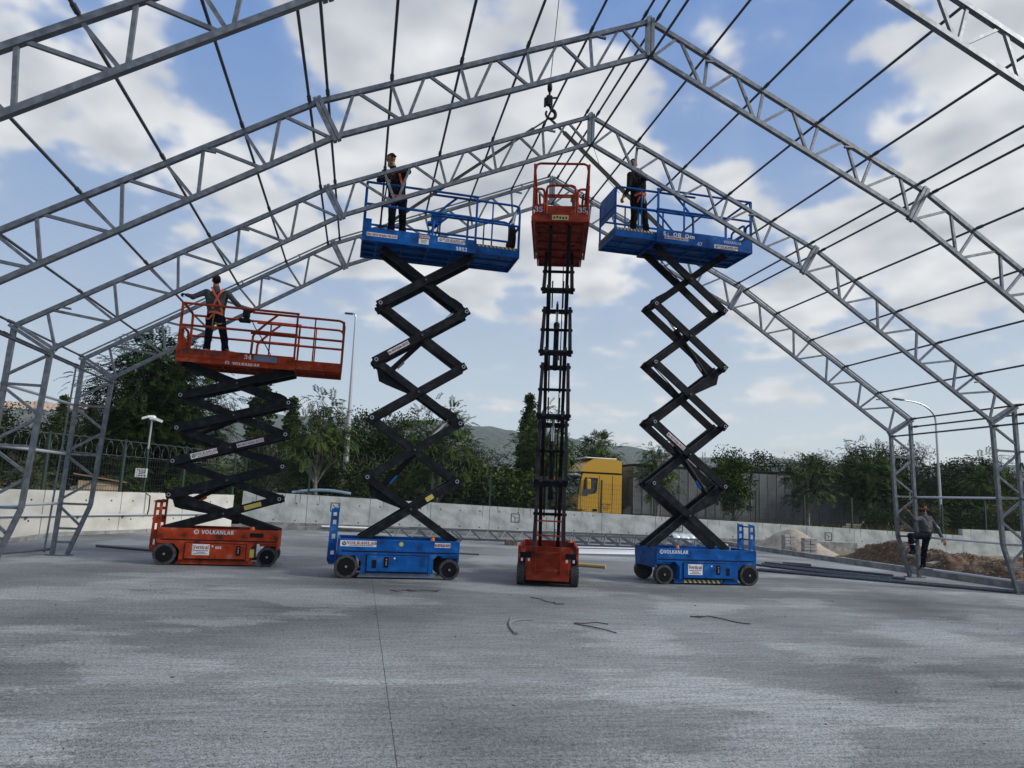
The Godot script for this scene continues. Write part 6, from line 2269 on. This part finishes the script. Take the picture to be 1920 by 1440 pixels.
func person(label: String, j: Dictionary, col: Dictionary, face: Vector3) -> Node3D:
	var base: Vector3 = (j.ftl + j.ftr) / 2
	base.y = minf(j.ftl.y, j.ftr.y) - 0.07
	var t := thing("person", label, "person", base)
	var J := {}
	for k in j:
		J[k] = (j[k] as Vector3) - base
	var sh: Color = col.shirt
	var pa: Color = col.trousers
	var sk: Color = col.skin
	var ha: Color = col.hair
	var bt: Color = col.boots
	var b := []
	var mid: Vector3 = (J.shl + J.shr) / 2
	var hip: Vector3 = (J.hpl + J.hpr) / 2
	var across: Vector3 = (J.shr - J.shl).normalized()
	var waist := hip.lerp(mid, 0.30)
	for s in [-1.0, 1.0]:
		var shp: Vector3 = J.shl if s < 0 else J.shr
		var hpp: Vector3 = J.hpl if s < 0 else J.hpr
		b.append([shp.lerp(mid, 0.18) + Vector3(0, -0.01, 0), shp.lerp(mid, 0.45).lerp(hip, 0.45), 0.075, 0.125, sh])
		b.append([shp.lerp(mid, 0.45).lerp(hip, 0.40), waist + across * 0.065 * s, 0.125, 0.112, sh])
		b.append([waist + across * 0.06 * s + Vector3(0, -0.05, 0), hpp.lerp(hip, 0.25), 0.112, 0.118, pa])
	b.append([mid + Vector3(0, -0.02, 0), waist, 0.11, 0.115, sh])
	b.append([mid, J.neck, 0.085, 0.062, sh])
	b.append([J.neck, (J.head as Vector3).lerp(J.neck, 0.4), 0.058, 0.055, sk])
	for q in [["shl", "ell", "hal"], ["shr", "elr", "har"]]:
		b.append([J[q[0]], J[q[1]], 0.066, 0.052, sh])
		b.append([J[q[1]], (J[q[1]] as Vector3).lerp(J[q[2]], 0.86), 0.052, 0.039, sh])
		b.append([(J[q[1]] as Vector3).lerp(J[q[2]], 0.84), J[q[2]], 0.03, 0.027, sk])
	for q in [["hpl", "knl", "ftl"], ["hpr", "knr", "ftr"]]:
		b.append([J[q[0]], J[q[1]], 0.098, 0.072, pa])
		b.append([J[q[1]], (J[q[1]] as Vector3).lerp(J[q[2]], 0.45), 0.070, 0.070, pa])
		b.append([(J[q[1]] as Vector3).lerp(J[q[2]], 0.40), (J[q[1]] as Vector3).lerp(J[q[2]], 0.95), 0.068, 0.058, pa])
		var toe: Vector3 = j.get("toe", face)
		b.append([J[q[2]], J[q[2]] + Vector3(0, -0.03, 0), 0.05, 0.048, bt])
		b.append([J[q[2]] + Vector3(0, -0.028, 0) - toe * 0.04, J[q[2]] + Vector3(0, -0.034, 0) + toe * 0.17, 0.042, 0.036, bt])
	var body := Body.new()
	body.add(b, 0.017, 0.035)
	# head on a finer grid: skull, jaw, nose, brow, ears, hair or cap
	var f := face.normalized()
	var side := f.cross(Vector3.UP).normalized()
	var up := side.cross(f)
	var H: Vector3 = J.head
	var hb := []
	hb.append([H + up * 0.025 - f * 0.03, H + up * 0.02 + f * 0.022, 0.082, 0.078, sk])
	hb.append([H - up * 0.03 + f * 0.02, H - up * 0.085 + f * 0.045, 0.062, 0.034, sk])
	hb.append([H - up * 0.06 + f * 0.0, H - up * 0.12 - f * 0.02, 0.055, 0.055, sk])
	hb.append([H + up * 0.012 + f * 0.095, H - up * 0.022 + f * 0.113, 0.011, 0.016, sk])
	for s in [-1.0, 1.0]:
		hb.append([H + side * 0.078 * s + up * 0.012 - f * 0.01, H + side * 0.080 * s - up * 0.028 - f * 0.006, 0.014, 0.011, sk])
		hb.append([H + side * 0.034 * s + up * 0.012 + f * 0.083, H + side * 0.028 * s + up * 0.012 + f * 0.085, 0.010, 0.010, Color(0.02, 0.017, 0.015)])
		hb.append([H + side * 0.018 * s + up * 0.032 + f * 0.089, H + side * 0.045 * s + up * 0.030 + f * 0.078, 0.008, 0.007, ha])
	hb.append([H - side * 0.02 - up * 0.052 + f * 0.083, H + side * 0.02 - up * 0.052 + f * 0.083, 0.009, 0.009, Color(0.14, 0.06, 0.045)])
	if col.get("beard", false):
		hb.append([H - side * 0.04 - up * 0.07 + f * 0.05, H + side * 0.04 - up * 0.07 + f * 0.05, 0.034, 0.034, ha])
	hb.append([H + up * 0.045 - f * 0.035, H + up * 0.052 + f * 0.018, 0.084, 0.076, ha])
	hb.append([H - up * 0.01 - f * 0.05, H + up * 0.03 - f * 0.05, 0.068, 0.076, ha])
	if col.get("cap", false):
		hb.append([H + up * 0.058 + f * 0.05, H + up * 0.046 + f * 0.125, 0.05, 0.022, ha])
		for s in [-1.0, 1.0]:
			hb.append([H + up * 0.058 + f * 0.05 + side * 0.03 * s, H + up * 0.044 + f * 0.115 + side * 0.04 * s, 0.03, 0.018, ha])
	body.add(hb, 0.009, 0.016)
	for q in [["ell", "hal", 1.0, "grip_l"], ["elr", "har", -1.0, "grip_r"]]:
		var d: Vector3 = ((J[q[2 - 1]] as Vector3) - J[q[0]]).normalized()
		if col.has("hand_" + (q[1] as String)):
			d = (col["hand_" + (q[1] as String)] as Vector3).normalized()
		var z := d.cross(Vector3.UP)
		if z.length() < 0.1:
			z = Vector3.RIGHT
		z = z.normalized() * (q[2] as float)
		var y := z.cross(d).normalized()
		if y.y < 0:
			y = -y
		z = d.cross(y)
		var bs := Basis(d, y, z)
		body.graft(hand_grip if col.get(q[3], true) else hand_open, Transform3D(bs, J[q[1]]), col.get("glove", sk))
	put("body", body.mesh(), M.cloth, t)
	return t

func strap(t: Node3D, pts: Array, w: float, mat: Material, called := "harness_strap") -> void:
	var b := MB.new()
	for i in pts.size() - 1:
		b.bar(pts[i] - t.position, pts[i + 1] - t.position, 0.012, w)
	part(called, b, mat, t)

func band(t: Node3D, c: Vector3, r: float, high: float, mat: Material, called: String, lean := Vector3.UP) -> void:
	var b := MB.new()
	b.cyl(c - t.position - lean * high / 2, c - t.position + lean * high / 2, r, r, 14, false)
	part(called, b, mat, t)

func build_people() -> void:
	hand_grip = make_hand(1.0)
	hand_open = make_hand(0.35)
	var skin := Color(0.28, 0.15, 0.095)
	var dark_hair := Color(0.012, 0.010, 0.009)
	var navy := Color(0.008, 0.010, 0.018)
	var black := Color(0.010, 0.010, 0.012)
	# 1: back to the viewer in the orange lift
	var away := Vector3(-0.25, 0, -1).normalized()
	var w1 := person("worker in a grey shirt and orange harness, back turned, in the orange lift's basket", {"head": P(-7.64, 5.97, 16.12), "neck": P(-7.625, 5.82, 16.12), "shl": P(-7.83, 5.70, 16.12), "shr": P(-7.37, 5.71, 16.10), "ell": P(-8.06, 5.55, 16.05), "hal": P(-8.20, 5.60, 16.12), "elr": P(-7.15, 5.47, 15.97), "har": P(-6.99, 5.36, 15.92), "hpl": P(-7.67, 5.11, 16.12), "hpr": P(-7.46, 5.11, 16.12), "knl": P(-7.67, 4.68, 16.10), "knr": P(-7.34, 4.68, 16.10), "ftl": P(-7.70, 4.23, 16.14), "ftr": P(-7.27, 4.23, 16.14)}, {"shirt": Color(0.060, 0.064, 0.070), "trousers": navy, "skin": skin, "hair": dark_hair, "boots": black, "glove": Color(0.03, 0.03, 0.03)}, away)
	var bz := 15.955
	strap(w1, [P(-7.70, 5.80, 16.02), P(-7.62, 5.66, 15.945), P(-7.55, 5.56, bz)], 0.042, M.harness)
	strap(w1, [P(-7.46, 5.78, 16.02), P(-7.50, 5.66, 15.945), P(-7.55, 5.56, bz)], 0.042, M.harness)
	strap(w1, [P(-7.55, 5.56, bz), P(-7.60, 5.42, 15.965), P(-7.63, 5.32, 15.985)], 0.038, M.harness)
	strap(w1, [P(-7.55, 5.56, bz), P(-7.47, 5.42, 15.965), P(-7.42, 5.24, 15.99)], 0.042, M.harness)
	strap(w1, [P(-7.70, 5.235, 16.02), P(-7.62, 5.245, 15.97), P(-7.50, 5.235, 15.965), P(-7.40, 5.205, 16.01)], 0.05, M.harness)
	strap(w1, [P(-7.57, 5.24, 15.965), P(-7.59, 5.05, 15.975), P(-7.58, 4.86, 15.98)], 0.03, M.harness_dark)
	strap(w1, [P(-7.60, 5.20, 15.975), P(-7.68, 5.08, 15.985), P(-7.76, 5.12, 16.05)], 0.03, M.harness)
	strap(w1, [P(-7.55, 5.02, 15.985), P(-7.47, 4.99, 15.99), P(-7.37, 5.04, 16.06)], 0.03, M.harness_dark)
	band(w1, P(-7.69, 4.42, 16.12), 0.0755, 0.045, M.reflective, "reflective_band")
	band(w1, P(-7.30, 4.46, 16.12), 0.0755, 0.03, M.harness_dark, "reflective_band")
	var tool := thing("impact_wrench", "black power tool held by the worker in the orange harness", "power tool", P(-6.93, 5.27, 15.90))
	var tb := MB.new()
	tb.bbox(Vector3(0.02, -0.02, 0), Vector3(0.15, 0.20, 0.11), 0.03)
	tb.cyl(Vector3(0.06, 0.03, 0), Vector3(0.17, 0.05, 0), 0.035, 0.028, 10)
	part("motor", tb, M.black, tool)
	var tb2 := MB.new()
	tb2.bbox(Vector3(0.0, -0.17, 0), Vector3(0.24, 0.09, 0.12), 0.02)
	part("battery", tb2, M.black, tool)
	var tc := MB.new()
	tc.sweep([Vector3(0.14, -0.15, 0), Vector3(0.22, -0.3, 0.02), Vector3(0.36, -0.5, 0.02), Vector3(0.5, -0.72, 0.02), Vector3(0.62, -0.92, 0.02)], 0.011, 6)
	part("cable", tc, M.black, tool)
	# 2: in the blue lift marked 1012, reaching over the third frame
	var w2 := person("worker in dark clothes and hood reaching over the third frame from the basket marked 1012", {"head": P(-4.12, 8.44, 14.30), "neck": P(-4.07, 8.27, 14.33), "shl": P(-4.24, 8.13, 14.30), "shr": P(-3.80, 8.20, 14.33), "ell": P(-4.33, 7.88, 14.15), "hal": P(-4.20, 7.83, 13.98), "elr": P(-3.76, 8.10, 14.05), "har": P(-4.00, 8.00, 13.88), "hpl": P(-4.03, 7.60, 14.36), "hpr": P(-3.83, 7.60, 14.36), "knl": P(-4.02, 7.14, 14.33), "knr": P(-3.80, 7.13, 14.33), "ftl": P(-4.02, 6.67, 14.36), "ftr": P(-3.77, 6.67, 14.36)}, {"shirt": Color(0.014, 0.013, 0.014), "trousers": black, "skin": skin, "hair": Color(0.012, 0.012, 0.013), "boots": black, "glove": Color(0.42, 0.20, 0.03), "cap": true}, Vector3(0.45, -0.12, 1).normalized())
	strap(w2, [P(-3.95, 8.18, 14.20), P(-3.90, 7.98, 14.19), P(-3.84, 7.80, 14.21)], 0.04, M.harness)
	strap(w2, [P(-4.08, 7.64, 14.235), P(-3.94, 7.62, 14.22), P(-3.80, 7.66, 14.235)], 0.04, M.harness)
	strap(w2, [P(-4.10, 7.58, 14.25), P(-4.08, 7.40, 14.255)], 0.04, M.harness)
	var ro := thing("hanging_rope", "dark rope hanging beside the worker in the basket marked 1012", "rope", P(-4.24, 6.62, 14.1))
	var rb := MB.new()
	rb.sweep([Vector3(-0.02, 0, 0), Vector3(0.0, 0.5, 0), Vector3(0.05, 0.9, 0), Vector3(0.09, 1.4, 0.1)], 0.016, 6)
	part("strand", rb, M.black, ro)
	# 3: in the other blue lift, bent under the frame
	var w3 := person("worker in black with red belt harness in the basket marked 47", {"head": P(1.22, 9.12, 14.36), "neck": P(1.28, 8.99, 14.40), "shl": P(1.15, 8.87, 14.38), "shr": P(1.52, 8.90, 14.42), "ell": P(1.10, 8.50, 14.30), "hal": P(0.95, 8.25, 14.22), "elr": P(1.47, 8.72, 14.12), "har": P(1.20, 8.78, 13.95), "hpl": P(1.29, 8.26, 14.42), "hpr": P(1.47, 8.26, 14.42), "knl": P(1.27, 7.86, 14.38), "knr": P(1.53, 7.86, 14.40), "ftl": P(1.25, 7.48, 14.42), "ftr": P(1.60, 7.48, 14.42)}, {"shirt": Color(0.012, 0.012, 0.014), "trousers": Color(0.014, 0.015, 0.014), "skin": skin, "hair": dark_hair, "boots": black, "glove": Color(0.42, 0.20, 0.03)}, Vector3(-0.35, 0.1, 1).normalized())
	strap(w3, [P(1.24, 8.36, 14.31), P(1.36, 8.42, 14.275), P(1.52, 8.43, 14.31)], 0.05, M.harness)
	strap(w3, [P(1.44, 8.44, 14.28), P(1.44, 8.36, 14.27)], 0.08, M.harness)
	strap(w3, [P(1.42, 8.36, 14.275), P(1.41, 8.22, 14.28)], 0.03, M.reflective)
	strap(w3, [P(1.48, 8.36, 14.28), P(1.47, 8.20, 14.285)], 0.03, M.reflective)
	strap(w3, [P(1.36, 8.34, 14.275), P(1.30, 8.20, 14.29)], 0.035, M.harness)
	# 4: stepping on the right rear column
	var w4 := person("worker in a grey shirt and brown cap, one foot up on the right rear column", {"head": P(10.370, 1.822, 16.646), "neck": P(10.399, 1.648, 16.646), "shl": P(10.158, 1.542, 16.521), "shr": P(10.583, 1.552, 16.675), "ell": P(9.907, 1.504, 16.424), "hal": P(9.656, 1.735, 16.376), "elr": P(10.814, 1.282, 16.675), "har": P(10.804, 1.040, 16.502), "hpl": P(10.332, 1.098, 16.559), "hpr": P(10.505, 1.098, 16.714), "knl": P(9.791, 1.089, 16.453), "knr": P(10.399, 0.751, 16.695), "ftl": P(9.849, 0.712, 16.453), "ftr": P(10.390, 0.346, 16.752)}, {"shirt": Color(0.085, 0.088, 0.098), "trousers": navy, "skin": Color(0.24, 0.12, 0.075), "hair": Color(0.035, 0.018, 0.014), "boots": black, "beard": true, "cap": true, "grip_r": false}, Vector3(-1, -0.05, 0.55).normalized())
	band(w4, P(9.825, 0.886, 16.453), 0.075, 0.03, M.reflective, "reflective_band")
	band(w4, P(10.394, 0.558, 16.723), 0.075, 0.03, M.reflective, "reflective_band")
	strap(w4, [P(10.592, 1.610, 16.695), P(10.718, 1.426, 16.641), P(10.824, 1.301, 16.612)], 0.025, M.reflective, "reflective_band")  # pale strip stands in for sunlight on the right shoulder and upper arm
	# 5: crouching in the red lift, mostly behind the gate
	person("worker in dark clothes crouching behind the gate of the red lift's basket", {"head": P(-0.05, 8.20, 14.62), "neck": P(-0.02, 8.05, 14.72), "shl": P(-0.22, 7.94, 14.76), "shr": P(0.14, 7.96, 14.86), "ell": P(-0.30, 7.72, 14.58), "hal": P(-0.22, 7.62, 14.40), "elr": P(0.16, 7.70, 14.66), "har": P(0.02, 7.62, 14.48), "hpl": P(-0.14, 7.48, 14.98), "hpr": P(0.08, 7.48, 15.04), "knl": P(-0.22, 7.66, 14.66), "knr": P(0.10, 7.66, 14.74), "ftl": P(-0.20, 7.31, 14.86), "ftr": P(0.04, 7.31, 14.92)}, {"shirt": Color(0.02, 0.022, 0.028), "trousers": navy, "skin": skin, "hair": dark_hair, "boots": black}, Vector3(-0.3, -0.4, 1).normalized())
